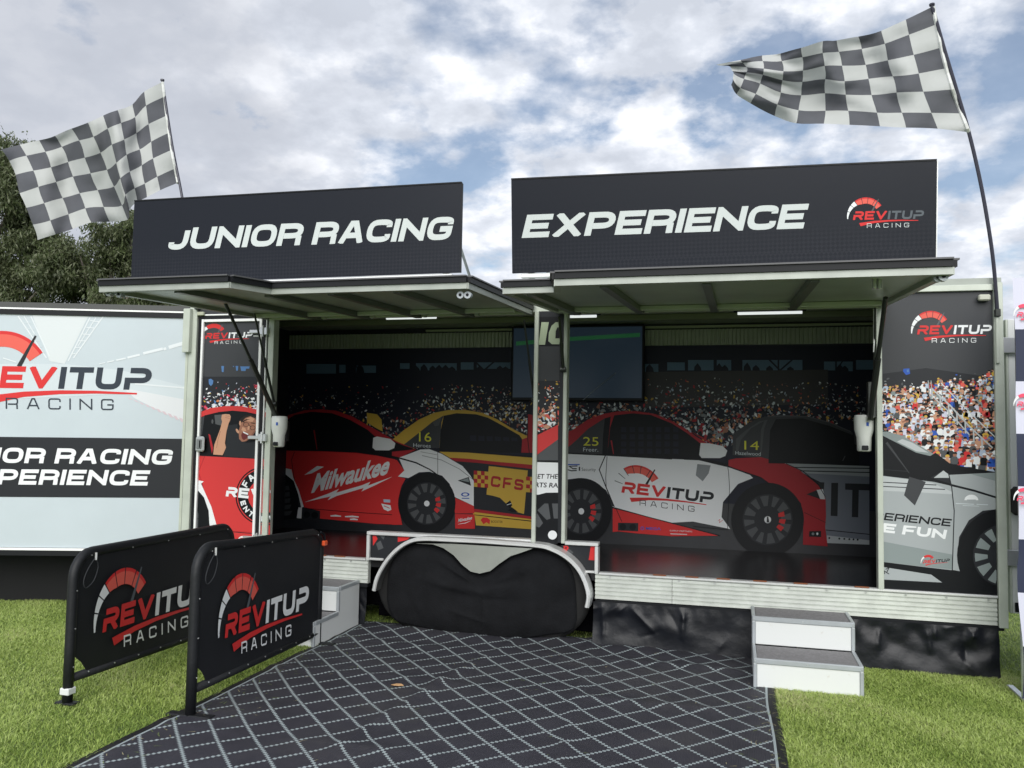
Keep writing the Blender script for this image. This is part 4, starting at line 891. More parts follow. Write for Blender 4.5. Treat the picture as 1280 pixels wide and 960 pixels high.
# ---- rear door folded out at the right end
rd = boxo('rear_door', white, tr, 1.70, 2.35, .02, .055, .40, 2.27)
for z in (2.10, .75): boxo('hinge', galv, rd, 1.662, 1.76, -.01, .018, z-.05, z+.05)
boxo('door_edge', apost, rd, 1.685, 1.699, .015, .06, .40, 2.27); boxo('kick_strip', K, rd, 1.71, 2.34, .012, .019, .41, .47)
boxo('rubber_stop', tyre, rd, 1.69, 1.76, -.06, .012, 1.02, 1.2, b=.02)
boxo('post_bracket', apost, tr, -4.378, -4.315, -.075, -.036, 2.10, 2.46)
q = MB(); p = onY(256, 393); q.bbox(p.x-.04, p.x+.02, -.05, -.022, p.z-.015, p.z+.015); q.build('clip', mat('clip_pale', (.42, .44, .33), .5), tr)
q = MB(); q.bbox(1.612, 1.632, -.05, -.036, 1.98, 2.42); q.build('post_bracket', apost, tr)

# ================================================================== WHITE WALL PANEL (left)
pd = Vector((-1.355, -.43, 0)).normalized(); pn = Vector((pd.y, -pd.x, 0))
if pn.y > 0: pn = -pn
PO = Vector((-4.352, -.02, 0)); WP = Plane(PO, pn)
wp = thing('side_display_wall', 'pale blue display wall with big red and grey logo, folded out from the left corner of the trailer', 'display wall', tuple(PO+pd*1.2))
def slab(name, m, s0, s1, z0, z1, f=0.0, t=.04, parent=wp):
    a = PO+pd*s0+pn*f; b = PO+pd*s1+pn*f; c = -pn*t; q = MB()
    q.hexa([Vector((a.x, a.y, z0)), Vector((b.x, b.y, z0)), Vector((b.x, b.y, z0))+c, Vector((a.x, a.y, z0))+c, Vector((a.x, a.y, z1)), Vector((b.x, b.y, z1)), Vector((b.x, b.y, z1))+c, Vector((a.x, a.y, z1))+c]); return q.build(name, m, parent)
LW = 2.9
pb = mat('panel_blue', (.50, .565, .60), .38, var=.05, vscale=1.2)
face = slab('face_board', pb, .0, LW, .50, 2.40)
slab('end_trim', mat('end_trim_pale', (.46, .50, .42), .5, .15, var=.1), .002, .022, .50, 2.385, .006, .005)
slab('frame_rail', blackt, 0, LW, 2.385, 2.425, .012, .05); slab('frame_rail', whitet, 0, LW, 2.427, 2.44, .016, .055); slab('frame_rail', mat('rail_grey', (.06, .062, .06), .5), 0, LW, 2.442, 2.485, .014, .06)
slab('frame_rail', whitet, 0, LW, .478, .496, .014, .05); slab('frame_rail', blackt, 0, LW, .435, .476, .008, .05)
P = Print(WP, base=.001, step=.00003, clip=[(0-60, 400-8), (238, 396), (231.5, 684), (-60, 684)])
P.zoom(0, 380, 5.333)
P.poly(mat('ink_panel_light', (.62, .66, .67), .38), (210, 60), (600, 60), (430, 400), (330, 380)); P.poly(mat('ink_panel_haze', (.56, .62, .65), .38), (-60, 400), (430, 400), (800, 440), (1280, 560), (1280, 660), (800, 600), (-60, 640))
P.poly(mat('ink_panel_pale', (.66, .68, .70), .38), (820, 560), (1250, 640), (1250, 790), (1100, 730), (900, 630))
for k in range(11): P.poly(mat('ink_panel_rose', (.62, .50, .54), .38), (850+k*38, 622+k*15), (872+k*38, 628+k*15), (890+k*38, 640+k*17), (868+k*38, 634+k*17))
P.stroke(mat('ink_streak', (.68, .72, .74), .38), 8, (205, 80), (330, 350)); P.stroke(mat('ink_streak', (.68, .72, .74), .38), 8, (120, 80), (310, 360)); P.stroke(mat('ink_streak', (.68, .72, .74), .38), 6, (160, 80), (230, 200)); P.stroke(mat('ink_streak', (.68, .72, .74), .38), 8, (600, 90), (455, 380)); P.stroke(mat('ink_streak', (.68, .72, .74), .38), 8, (690, 80), (490, 360)); P.stroke(mat('ink_streak', (.68, .72, .74), .38), 6, (640, 90), (520, 280))
for k in range(6): P.stroke(mat('ink_streak', (.68, .72, .74), .38), 6, (600-k*25, 110+k*45), (668-k*33, 120+k*42)); P.stroke(WG, 3, (130+k*30, 120+k*42), (220+k*16, 130+k*38))
for a in ((1125, 290, 1262, 250, 24), (1090, 302, 1108, 296, 18), (955, 330, 1085, 298, 18), (850, 358, 932, 338, 14), (775, 375, 838, 362, 10), (715, 388, 760, 378, 8), (660, 400, 700, 392, 6), (20, 360, 110, 388, 7), (900, 532, 1240, 560, 10)): P.stroke(mat('ink_streak', (.68, .72, .74), .38), a[4], (a[0], a[1]), (a[2], a[3]))
P.px()
P.logo((-38, 484.5), (187, 487.5), c1=RED, c2=SLATE, c3=SLATE, needle=K2, th=.25, segs=False, bold=.1)
P.clip = None
P.poly(K2, (-90, 545), (232.5, 548.5), (230, 622.5), (-90, 620.5))
w1, w2 = twidth('JUNIOR RACING'), twidth('RACING'); x0 = 216-147*w1/w2
P.text(W, 'JUNIOR RACING', (x0, 577.5), (213, 581), 19, 19, .22, .24, .13)
w1, w2 = twidth('EXPERIENCE'), twidth('PERIENCE'); x0 = 185-188*w1/w2
P.text(W, 'EXPERIENCE', (x0, 605), (184, 607), 19, 19, .22, .24, .13)
P.build('printed_artwork', face)
sk = MB(); n = 30
for i in range(n+1):
    s_ = LW*i/n; a = PO+pd*s_-pn*.36
    for z in (.0, .15, .3, .47): p = a+pn*.015*noise.noise(Vector((s_*3, z*3, 1))); sk.v.append((p.x, p.y, z))
sk.f = [(i*4+k, (i+1)*4+k, (i+1)*4+k+1, i*4+k+1) for i in range(n) for k in range(3)]; sk.m = [0]*len(sk.f)
tag(sk.build('ground_skirt', mat('matte_black_skirt', (.006, .006, .007), .9)), 'plain matt black skirt under the pale blue display wall', 'skirt')

# ================================================================== SIGN BOARDS ON THE AWNINGS
def sign_mat():
    m = bpy.data.materials.new('sign_black_vinyl'); m.use_nodes = True; t = m.node_tree; b = t.nodes['Principled BSDF']; b.inputs['Roughness'].default_value = .33; b.inputs['Specular IOR Level'].default_value = .22
    co = N(t, 'ShaderNodeTexCoord'); mp = N(t, 'ShaderNodeMapping'); mp.inputs['Scale'].default_value = (64, 64, 64); mp.inputs['Rotation'].default_value = (0, R(45), 0); t.links.new(co.outputs['Object'], mp.inputs[0])
    ck = N(t, 'ShaderNodeTexChecker', inp={'Scale': 1.0}); t.links.new(mp.outputs[0], ck.inputs[0])
    vo = N(t, 'ShaderNodeTexNoise', inp={'Scale': 3.0, 'Detail': 1}); t.links.new(mp.outputs[0], vo.inputs[0])
    sx = N(t, 'ShaderNodeSeparateXYZ'); t.links.new(co.outputs['Object'], sx.inputs[0])
    mr = N(t, 'ShaderNodeMapRange', inp={1: .05, 2: -.20, 3: 0.0, 4: 1.0}); t.links.new(sx.outputs[2], mr.inputs[0])
    mu = N(t, 'ShaderNodeMath', operation='MULTIPLY'); t.links.new(vo.outputs[0], mu.inputs[0]); t.links.new(mr.outputs[0], mu.inputs[1])
    mm = N(t, 'ShaderNodeMath', operation='MULTIPLY'); t.links.new(mu.outputs[0], mm.inputs[0]); t.links.new(ck.outputs['Fac'], mm.inputs[1])
    r = ramp(t, [(.1, (.010, .012, .018)), (.7, (.020, .022, .029))]); t.links.new(mm.outputs[0], r.inputs[0]); t.links.new(r.outputs[0], b.inputs['Base Color'])
    return m
SM = sign_mat()
def sign(label, TL, TR, yb, yt, zb, words, wpx, logo=None):
    nrm = Vector((0, -(1), -(yb-yt)/.55)).normalized(); pl_ = Plane((0, yb, 2.385), nrm)
    a = pl_.at(*TL); b = pl_.at(*TR); k = (yt-yb)/.55
    yo = lambda z: yb+(z-2.385)*k
    th = thing('sign_board', label, 'sign board', ((a.x+b.x)/2, yb+.05, zb))
    q = MB(); q.hexa([(a.x, yo(zb), zb), (b.x, yo(zb), zb), (b.x, yo(zb)+.014, zb), (a.x, yo(zb)+.014, zb), (a.x, a.y, a.z), (b.x, b.y, b.z), (b.x, b.y+.014, b.z), (a.x, a.y+.014, a.z)])
    fb = q.build('board', SM, th)
    for (p, r) in (((a.x, a.y, a.z), (b.x, b.y, b.z)),):
        q = MB(); q.hexa([(a.x, a.y-.004, a.z+.001), (b.x, b.y-.004, b.z+.001), (b.x, b.y+.018, b.z+.001), (a.x, a.y+.018, a.z+.001), (a.x, a.y-.004, a.z+.009), (b.x, b.y-.004, b.z+.009), (b.x, b.y+.018, b.z+.009), (a.x, a.y+.018, a.z+.009)]); q.build('edge_trim', blackt, th)
    q = MB(); q.hexa([(b.x+.001, yo(zb)-.003, zb), (b.x+.006, yo(zb)-.003, zb), (b.x+.006, yo(zb)+.016, zb), (b.x+.001, yo(zb)+.016, zb), (b.x+.001, b.y-.003, b.z), (b.x+.006, b.y-.003, b.z), (b.x+.006, b.y+.016, b.z), (b.x+.001, b.y+.016, b.z)]); q.build('edge_trim', alu2 if logo else blackt, th)
    P = Print(pl_, base=.0015)
    P.text(LETT, words, wpx[0], wpx[1], wpx[2], wpx[3], .24, .245, .09)
    P.build('lettering', fb)
    if logo: P = Print(pl_, base=.0015); P.logo(*logo, c1=RED, c2=DKSL, c3=LETT, needle=G1); P.build('printed_logo', fb)
    for x in (a.x+.08, b.x-.12):
        q = MB(); q.bbox(x, x+.04, yb+.04, yb+.075, 2.372, zb+.15); q.tube([(x+.02, yb+.05, zb+.4), (x+.02, yb+.6, 2.41)], .010, 6); q.build('brace', galv, th)
    q = MB(); q.bbox(a.x+.05, b.x-.05, yb+.005, yb+.035, zb-.028, zb-.003); q.build('foot_rail', whitet, th)
sign('black board lettered JUNIOR RACING standing on the left awning', (168, 252), (577, 229), -1.40, -1.40, 2.41, 'JUNIOR RACING', ((209, 312.5), (562, 299.5), 27, 29))
sign('black board lettered EXPERIENCE with small red logo standing on the right awning', (639, 225), (1171, 201), -1.40, -1.46, 2.395, 'EXPERIENCE', ((652, 297.5), (1004, 285.5), 29, 31), ((1066, 275), (1154, 273.5)))

# ================================================================== FLAGS
fw_ = mat('flag_white', (.57, .58, .57), .8, trans=.35, var=.05, vscale=4); fb_ = mat('flag_black', (.10, .103, .118), .8, trans=.25, var=.12, vscale=4); hem = mat('flag_hem', (.62, .63, .61), .8)
def flag(label, label2, top, bot, hoist, fly, Y, polepts, first_dark, rip, poler, dark_corner=False):
    nc, nr, sb = 10, 6, 4
    base = polepts[-1]
    t = thing('checkered_flag', label, 'flag', tuple(base), 'checkered flags above the trailer')
    q = MB(); q.tube(dense(polepts, 5), poler, 8); q.tube([polepts[0], Vector(polepts[0])+Vector((0, 0, .012))], poler*1.5, 8); q.build('flagpole', poleM, t)
    q = MB(); p = Vector(base); q.bbox(p.x-.016, p.x+.016, p.y-.014, p.y+.03, p.z-.02, p.z+.03); q.build('pole_socket', strutm, t)
    def curve(pts, s):
        x = s*(len(pts)-1); i = min(int(x), len(pts)-2); f = x-i
        P = [Vector(p) for p in pts]; a, b, c, d = P[max(i-1, 0)], P[i], P[i+1], P[min(i+2, len(P)-1)]
        return .5*((2*b)+(c-a)*f+(2*a-5*b+4*c-d)*f*f+(3*b-a-3*c+d)*f**3)
    NU, NV = nc*sb, nr*sb; V = []
    for j in range(NV+1):
        v = j/NV
        for i in range(NU+1):
            u = i/NU
            A, B = curve(top, u), curve(bot, u); c, d = curve(hoist, v), curve(fly, v)
            P = A*(1-v)+B*v+c*(1-u)+d*u-(Vector(top[0])*(1-u)*(1-v)+Vector(top[-1])*u*(1-v)+Vector(bot[0])*(1-u)*v+Vector(bot[-1])*u*v)
            wob = Vector((noise.noise(Vector((u*7, v*5, 3))), noise.noise(Vector((u*7, v*5, 9)))))*2.2*min(1, u*5)
            P += wob; V.append(onY(P.x, P.y, Y+rip(u, v)))
    f = []; fm = []
    for j in range(NV):
        for i in range(NU):
            f.append((j*(NU+1)+i, j*(NU+1)+i+1, (j+1)*(NU+1)+i+1, (j+1)*(NU+1)+i)); k = (i//sb+j//sb) % 2
            fm.append(0 if k == first_dark else 1)
            if u and dark_corner and i >= NU-3 and j < 4: fm[-1] = 0
    o = mk('flag_cloth', V, f, [fb_, fw_], t, fm, True)
    q = MB(); q.tube([V[j*(NU+1)]+Vector((.012, -.002, 0)) for j in range(NV+1)], .012, 6); q.build('hem', hem, t)
rip1 = lambda u, v: .10*math.sin(u*9+v*2.0+.6)*min(1, u*4)+.05*math.sin(u*23-v*5)*min(1, u*3)-.13*math.exp(-((u-.33-.13*v)/.06)**2)+.04*noise.noise(Vector((u*9, v*6, 0)))
pts = [(203, 101), (215, 180), (228, 248), (241, 330), (246, 384)]
flag('left checkered flag streaming over the tree, its short pole rising behind the JUNIOR RACING board', '', [(202, 103), (180, 115), (166, 129), (147, 138), (129, 145), (109, 153), (90, 161), (69, 170), (48, 175), (25, 181), (2, 187)],
     [(221, 229), (200, 238), (184, 246), (172, 252), (162, 262), (160, 275), (137, 277), (114, 278), (91, 286), (70, 293), (47, 300)],
     [(202, 103), (207, 145), (213, 188), (221, 229)], [(2, 187), (16, 210), (25, 240), (37, 270), (47, 300)], -.05, [onY(x, y, -.05) for x, y in pts], 1, rip1, .011, True)
rip2 = lambda u, v: .12*math.sin(u*8-v*3.0)*min(1, u*4)+.07*math.sin(u*19+v*6)*u+(.10*math.sin(v*9+u*4)*u if v > .5 else 0)+.06*noise.noise(Vector((u*10, v*7, 5)))
pts = [(1165, 7), (1180, 60), (1195, 110), (1211, 165), (1225, 225), (1235, 280), (1242, 330), (1247, 392)]
flag('right checkered flag flying in open sky on a tall bent pole above the EXPERIENCE board', '', [(1164, 9), (1132, 25), (1102, 37), (1073, 46), (1046, 51), (1028, 51), (1002, 60), (976, 67), (952, 69), (926, 75), (895, 81)],
     [(1208, 165), (1172, 161), (1133, 159), (1100, 158), (1062, 156), (1030, 155), (995, 154), (968, 145), (938, 129), (921, 118), (914, 106)],
     [(1164, 9), (1174, 60), (1188, 112), (1208, 165)], [(895, 81), (912, 84), (917, 92), (914, 106)], -.05, [onY(x, y, -.05) for x, y in pts], 0, rip2, .012)

# ================================================================== STEPS
def steps(label, x0, x1, yb, yf, mark=False):
    ym = (yb+yf)/2+.01; z1, z2 = .172, .345
    t = thing('step_unit', label, 'steps', ((x0+x1)/2, yb, 0), 'two-tread steps up to the trailer')
    prof = [(yf, .002), (yf, z1), (ym, z1), (ym, z2), (yb, z2), (yb, .002)]
    for x in (x0, x1-.016):
        q = MB(); q.prism([(x, y, z-.004 if z > .01 else z) for y, z in prof], (.016, 0, 0)); q.build('side_panel', white, t)
    for ya, za, zb_ in ((yf, .004, z1-.004), (ym, z1+.002, z2-.004)):
        q = MB(); q.bbox(x0+.017, x1-.017, ya+.004, ya+.018, za, zb_); q.build('riser', white, t)
    for ya, y2, z in ((yf, ym, z1), (ym, yb, z2)):
        q = MB(); q.bbox(x0+.018, x1-.018, ya+.02, y2-.002, z-.012, z-.001); q.build('tread', greytr, t)
        q = MB(); q.bbox(x0-.002, x1+.002, ya-.004, ya+.018, z-.026, z+.004); q.build('edge_trim', steptrim, t)
        for x in (x0-.004, x1-.018):
            q = MB(); q.bbox(x, x+.022, ya+.019, y2-.001, z-.024, z+.0045); q.build('edge_trim', steptrim, t)
    q = MB()
    for x in (x0+.008, (x0+x1)/2, x1-.008):
        for ya, z in ((yf, z1), (ym, z2)): q.tube([(x, ya-.0065, z-.011), (x, ya-.003, z-.011)], .004, 6)
    tag(q.build('screw_heads', galv, t), kind='stuff')
    for ya, za, zb_ in ((yf, .003, z1-.027), (ym, z1+.005, z2-.027)):
        for x in (x0-.003, x1-.019):
            q = MB(); q.bbox(x, x+.022, ya-.003, ya+.019, za, zb_); q.build('corner_trim', steptrim, t)
    return t
steps('white two-tread steps with grey treads standing on the grass below the right opening', .11, .715, -.025, -.73)
steps('white two-tread steps half hidden behind the front black barrier', -3.36, -2.765, -.025, -.73)

# ================================================================== WHEEL COVER AND VINYL SKIRTS
ol = dense([onY(x, y, -.05) for x, y in [(484, 735), (487, 711), (498, 690), (518, 680), (541, 681), (561, 690), (580, 708), (600, 716), (623, 703), (647, 689), (670, 687), (701, 698), (716, 717), (720, 750), (717, 786), (686, 793), (650, 798), (610, 800), (592, 799), (545, 788), (515, 781), (494, 775), (485, 756), (484, 735)]], 3)[:-1]
cc = onY(606, 748, -.05); q = MB(); NR = 30
CRS = [(o_[0]+cc.x, o_[1]+.3, o_[2]+cc.x, o_[3]+.3, o_[4], o_[5]) for o_ in ((.05, .08, .45, .30, .016, .016), (-.05, .08, -.40, .28, .016, .014), (.0, .05, .30, .12, .012, .010), (.02, .0, .50, .05, .012, .009), (-.1, .02, -.5, .12, .014, .009), (-.3, -.1, .1, -.2, .02, .008), (.2, -.05, .6, -.15, .016, .008), (-.6, .1, -.45, -.2, .014, .008), (.55, .25, .62, -.1, .014, .008), (0, .04, .02, -.25, .010, .007))]; n = len(ol)
for k in range(NR+1):
    r = 1-k/NR
    for i, p in enumerate(ol):
        v = cc+(p-cc)*r; zz = .055*(1-r**3)+.016*noise.noise(Vector((v.x*4, v.z*4, 0)))*(1-r**6)
        cz_ = 0
        for (ax, az, bx, bz, w_, h_) in CRS:
            L2 = (bx-ax)**2+(bz-az)**2; u_ = ((v.x-ax)*(bx-ax)+(v.z-az)*(bz-az))/L2
            if 0 < u_ < 1: cz_ += h_*math.exp(-abs((v.x-ax)*(bz-az)-(v.z-az)*(bx-ax))/math.sqrt(L2)/w_)*math.sin(math.pi*u_)*1.9
        d = (v.x-cc.x); fold = .020*math.exp(-((v.z-(.33+.16*abs(d)))/.035)**2)*math.exp(-(d/.55)**2)
        v = Vector((v.x, -.055-zz-fold-cz_+0.02*noise.noise(Vector((v.x*7, v.z*5, 4)))*.4*(1-r), max(v.z, .004))); q.v.append(tuple(v))
q.f = [(k*n+i, (k+1)*n+i, (k+1)*n+(i+1) % n, k*n+(i+1) % n) for k in range(NR) for i in range(n)]
b0 = len(q.v)
for p in ol: q.v.append((p.x, .02, max(p.z, .004)))
q.f += [(i, (i+1) % n, b0+(i+1) % n, b0+i) for i in range(n)]; q.m = [0]*len(q.f)
tag(q.build('wheel_cover', cloth, smooth=True), 'matt black cloth cover over the twin trailer wheels', 'wheel cover')
def skirt(label, x0, x1, seed, amp, ztop=.31, yb=-.03, d=(0, 0)):
    q = MB(); nx = int((x1-x0)/.011); nz = 34; rg = random.Random(int(seed*10)); cr = []
    n_ = int((x1-x0)*11)
    for k in range(n_):      # creases: start point, direction, length, width, height
        a = rg.choice((rg.uniform(-.5, .5), rg.uniform(.5, 1.3), rg.uniform(-1.3, -.5)))+math.pi/2
        cr.append((rg.uniform(x0, x1), rg.choice((ztop, ztop, rg.uniform(.08, ztop))), math.cos(a), -abs(math.sin(a)), rg.uniform(.08, .30), rg.uniform(.012, .035), rg.uniform(.25, 1.0)*amp*rg.choice((1, 1, -.7))))
    for i in range(nx+1):
        x = x0+(x1-x0)*i/nx
        for j in range(nz+1):
            t = j/nz; hem = .004+.010*max(0, noise.noise(Vector((x*2.3, seed, 3)))); z = ztop*(1-t)+hem*t
            y = amp*.9*noise.noise(Vector((x*2.6, z*3, seed)))+amp*.35*noise.noise(Vector((x*8, z*9, seed+4)))
            y += .006*math.sin(x*58+3*noise.noise(Vector((x*3, 0, seed))))*max(0, 1-t*3.2)
            for (cx, cz, dx, dz, L, w_, h) in cr:
                px, pz = x-cx, z-cz; u = px*dx+pz*dz
                if -.03 < u < L:
                    v = abs(px*dz-pz*dx)+.006*noise.noise(Vector((u*20, cx, 0)))
                    if v < w_*4: y -= h*math.exp(-v/w_)*math.sin(math.pi*min(1, max(0, (u+.03)/(L+.03))))
            q.v.append((x+.005*noise.noise(Vector((x*6, z*9, seed))), yb-.012+y*math.sin(math.pi*min(1, t*.9+.1))*1.0-.03*t**1.3, z))
    q.f = [(i*(nz+1)+j, i*(nz+1)+j+1, (i+1)*(nz+1)+j+1, (i+1)*(nz+1)+j) for i in range(nx) for j in range(nz)]; q.m = [0]*len(q.f)
    return tag(q.build('vinyl_skirt', vinyl, smooth=True), label, 'skirt', 'black vinyl skirts hung below the trailer')
skirt('creased glossy black vinyl skirt hung between the wheel cover and the right-hand steps', -.965, .40, 1.0, .024)
skirt('creased glossy black vinyl skirt hung to the right of the right-hand steps', .405, 1.60, 5.0, .036)
skirt('black vinyl skirt in shade between the left-hand steps and the wheel cover', -4.4, -2.72, 9.0, .02, yb=.03)

# ================================================================== DISPENSERS
for px_, Yd, lb in (((349, 539), -.02, 'white soap dispenser hung at the left edge of the opening, beside the red printed car'), ((1080, 541), .06, 'white soap dispenser hung at the right edge of the opening, beside the grey printed car')):
    p = onY(*px_, Yd); t = thing('soap_dispenser', lb, 'dispenser', tuple(p), 'white wall dispensers in the opening')
    q = MB(); prof = [(.0, -.125), (.035, -.125), (.045, -.118), (.048, -.03), (.062, .02), (.064, .10), (.058, .118), (.0, .122)]; q.lathe(p, [(r, z) for r, z in prof], 18)
    q.build('body', mat('dispenser_white', (.70, .72, .69), .3), t, smooth=True)
    q = MB(); q.bbox(p.x-.02, p.x+.02, p.y-.058, p.y-.044, p.z-.115, p.z-.085); q.build('nozzle', blackt, t)
    q = MB(); q.bbox(p.x+.006, p.x+.022, p.y-.064, p.y-.060, p.z+.045, p.z+.07); q.build('sticker', BLU, t)
    q = MB(); q.bbox(p.x-.05, p.x+.05, p.y+.03, p.y+.075, p.z-.08, p.z+.08); q.build('back_plate', blackt, t)

# ================================================================== BARRIERS
def barrier(label, Fp, Rp, zf, zr, logo, tagw=False, z0=.0):
    Fp = Vector((*Fp, 0)); Rp = Vector((*Rp, 0)); d = (Rp-Fp).normalized(); L = (Rp-Fp).length; nrm = Vector((d.y, -d.x, 0))
    t = thing('crowd_barrier', label, 'barrier', tuple(Fp), 'black banner barriers')
    pt = lambda s, z: Vector((Fp.x+d.x*s, Fp.y+d.y*s, z))
    zt = lambda s: zf+(zr-zf)*s/L
    rc = .13; path = [pt(0, .0), pt(0, .3), pt(0, zf-rc*1.1)]
    for k in range(1, 7): a = R(90*k/6); path.append(pt(rc-rc*math.cos(a), zf-rc+rc*math.sin(a)))
    path += [pt(L*.3, zt(L*.3)), pt(L*.6, zt(L*.6)), pt(L-rc, zt(L-rc))]
    for k in range(1, 7): a = R(90*k/6); path.append(pt(L-rc+rc*math.sin(a), zt(L)-rc+rc*math.cos(a)))
    path += [pt(L, .3), pt(L, .0)]
    q = MB(); q.tube(path, .027, 12); q.build('frame', blkm, t, smooth=True)
    q = MB(); q.tube([pt(.02, .135), pt(L-.02, .085)], .023, 10); q.build('bottom_rail', blkm, t, smooth=True)
    for s_ in (0, L):
        q = MB(); p = pt(s_, 0); fl = .06 if tagw else .13; q.bbox(p.x-fl, p.x+fl, p.y-.028, p.y+.028, .004, .018); q.build('foot', blkm, t)
    # banner cloth, slightly slack
    q = MB(); NU, NZ = 30, 12; sd_ = -1 if nrm.x > 0 else 1
    nn = nrm*(1 if nrm.x > 0 else -1)           # faces +X, towards the camera side
    for i in range(NU+1):
        s_ = .02+(L-.04)*i/NU
        for j in range(NZ+1):
            v = j/NZ; zt_ = zt(s_)-.01
            if s_ < rc: zt_ = zf-rc+math.sqrt(max(0, rc*rc-(rc-s_)**2))-.008
            if s_ > L-rc: zt_ = zt(L)-rc+math.sqrt(max(0, rc*rc-(rc-(L-s_))**2))-.008
            zb_ = .15-.05*s_/L
            if s_ < .10: zb_ = max(zb_, .15+.10*(1-((s_-.02)/.08)**2) if s_ < .10 else zb_)
            z = zb_+(zt_-zb_)*v
            p = pt(s_, z)+nn*(.012+.008*math.sin(v*3.14)*noise.noise(Vector((s_*2, z*2, 3))))
            q.v.append(tuple(p))
    q.f = [(i*(NZ+1)+j, (i+1)*(NZ+1)+j, (i+1)*(NZ+1)+j+1, i*(NZ+1)+j+1) for i in range(NU) for j in range(NZ)]; q.m = [0]*len(q.f)
    bn = q.build('banner', blkf, t, smooth=True)
    P = Print(Plane(pt(0, 0)+nn*.02, nn), base=.004, step=.00003)
    P.logo(*logo[:2], L=logo[2], c1=RED, c2=W, c3=W, needle=DKSL, th=.26, bold=.13); P.build('printed_logo', bn)
    q = MB()
    for i in range(5): p = pt(.1+(L-.2)*i/4, zt(.1+(L-.2)*i/4)-.015)+nn*.029; q.tube([p, p+nn*.003], .004, 6)
    for i in range(7): p = pt(.12+(L-.2)*i/6.5, .145-.05*i/6.5)+nn*.025; q.tube([p, p+nn*.004], .0045, 6)
    for i in range(3): p = pt(.0, .2+.2*i)+nn*.027; q.tube([p, p+nn*.003], .004, 6)
    tag(q.build('eyelets', galv, t), kind='stuff')
    q = MB(); c0 = pt(.13, zf-.035)+nn*.032; lp = [c0+Vector((d.x*a_, d.y*a_, b_)) for a_, b_ in ((0, 0), (.02, -.05), (-.01, -.12), (-.07, -.15), (-.09, -.11), (-.06, -.05), (-.01, 0))]; q.tube(dense(lp, 3), .0025, 5); q.build('tie_cord', K3, t)
    q = MB(); q.tube([c0+Vector((0, 0, -.01)), c0+Vector((0, 0, .03))], .006, 6); q.build('toggle', alu2, t)
    if tagw:
        p = pt(0, .075); q = MB(); q.bbox(p.x-.0285, p.x+.0285, p.y-.0285, p.y+.0285, p.z-.018, p.z+.018); q.build('white_tape', white, t)
    return pt, nn, L, zt, t
barrier('black banner barrier standing on the grass behind, partly hidden by the other one', (-3.42, -2.2), (-3.50, -.62), .79, .785, ((128, 791), (262, 748), 228), True)
pt, nn, L, zt, bt = barrier('front black banner barrier standing on the edge of the patterned rug', (-2.69, -2.17), (-2.79, -.63), .85, .775, ((281, 798), (385, 760), 232))
q = MB(); p = pt(L-.03, .75)+nn*.03; q.tube(dense([p+Vector((0, -.03, .03)), p+Vector((.01, 0, .01)), p+Vector((.012, .012, -.03))], 3), .008, 6); q.build('cable', K, bt)
q = MB(); p = p+Vector((.012, .01, -.05)); q.bbox(p.x-.012, p.x+.012, p.y-.025, p.y+.025, p.z-.018, p.z+.018, b=.006); q.build('orange_clip', mat('clip_orange', (.75, .10, .03), .4), bt)

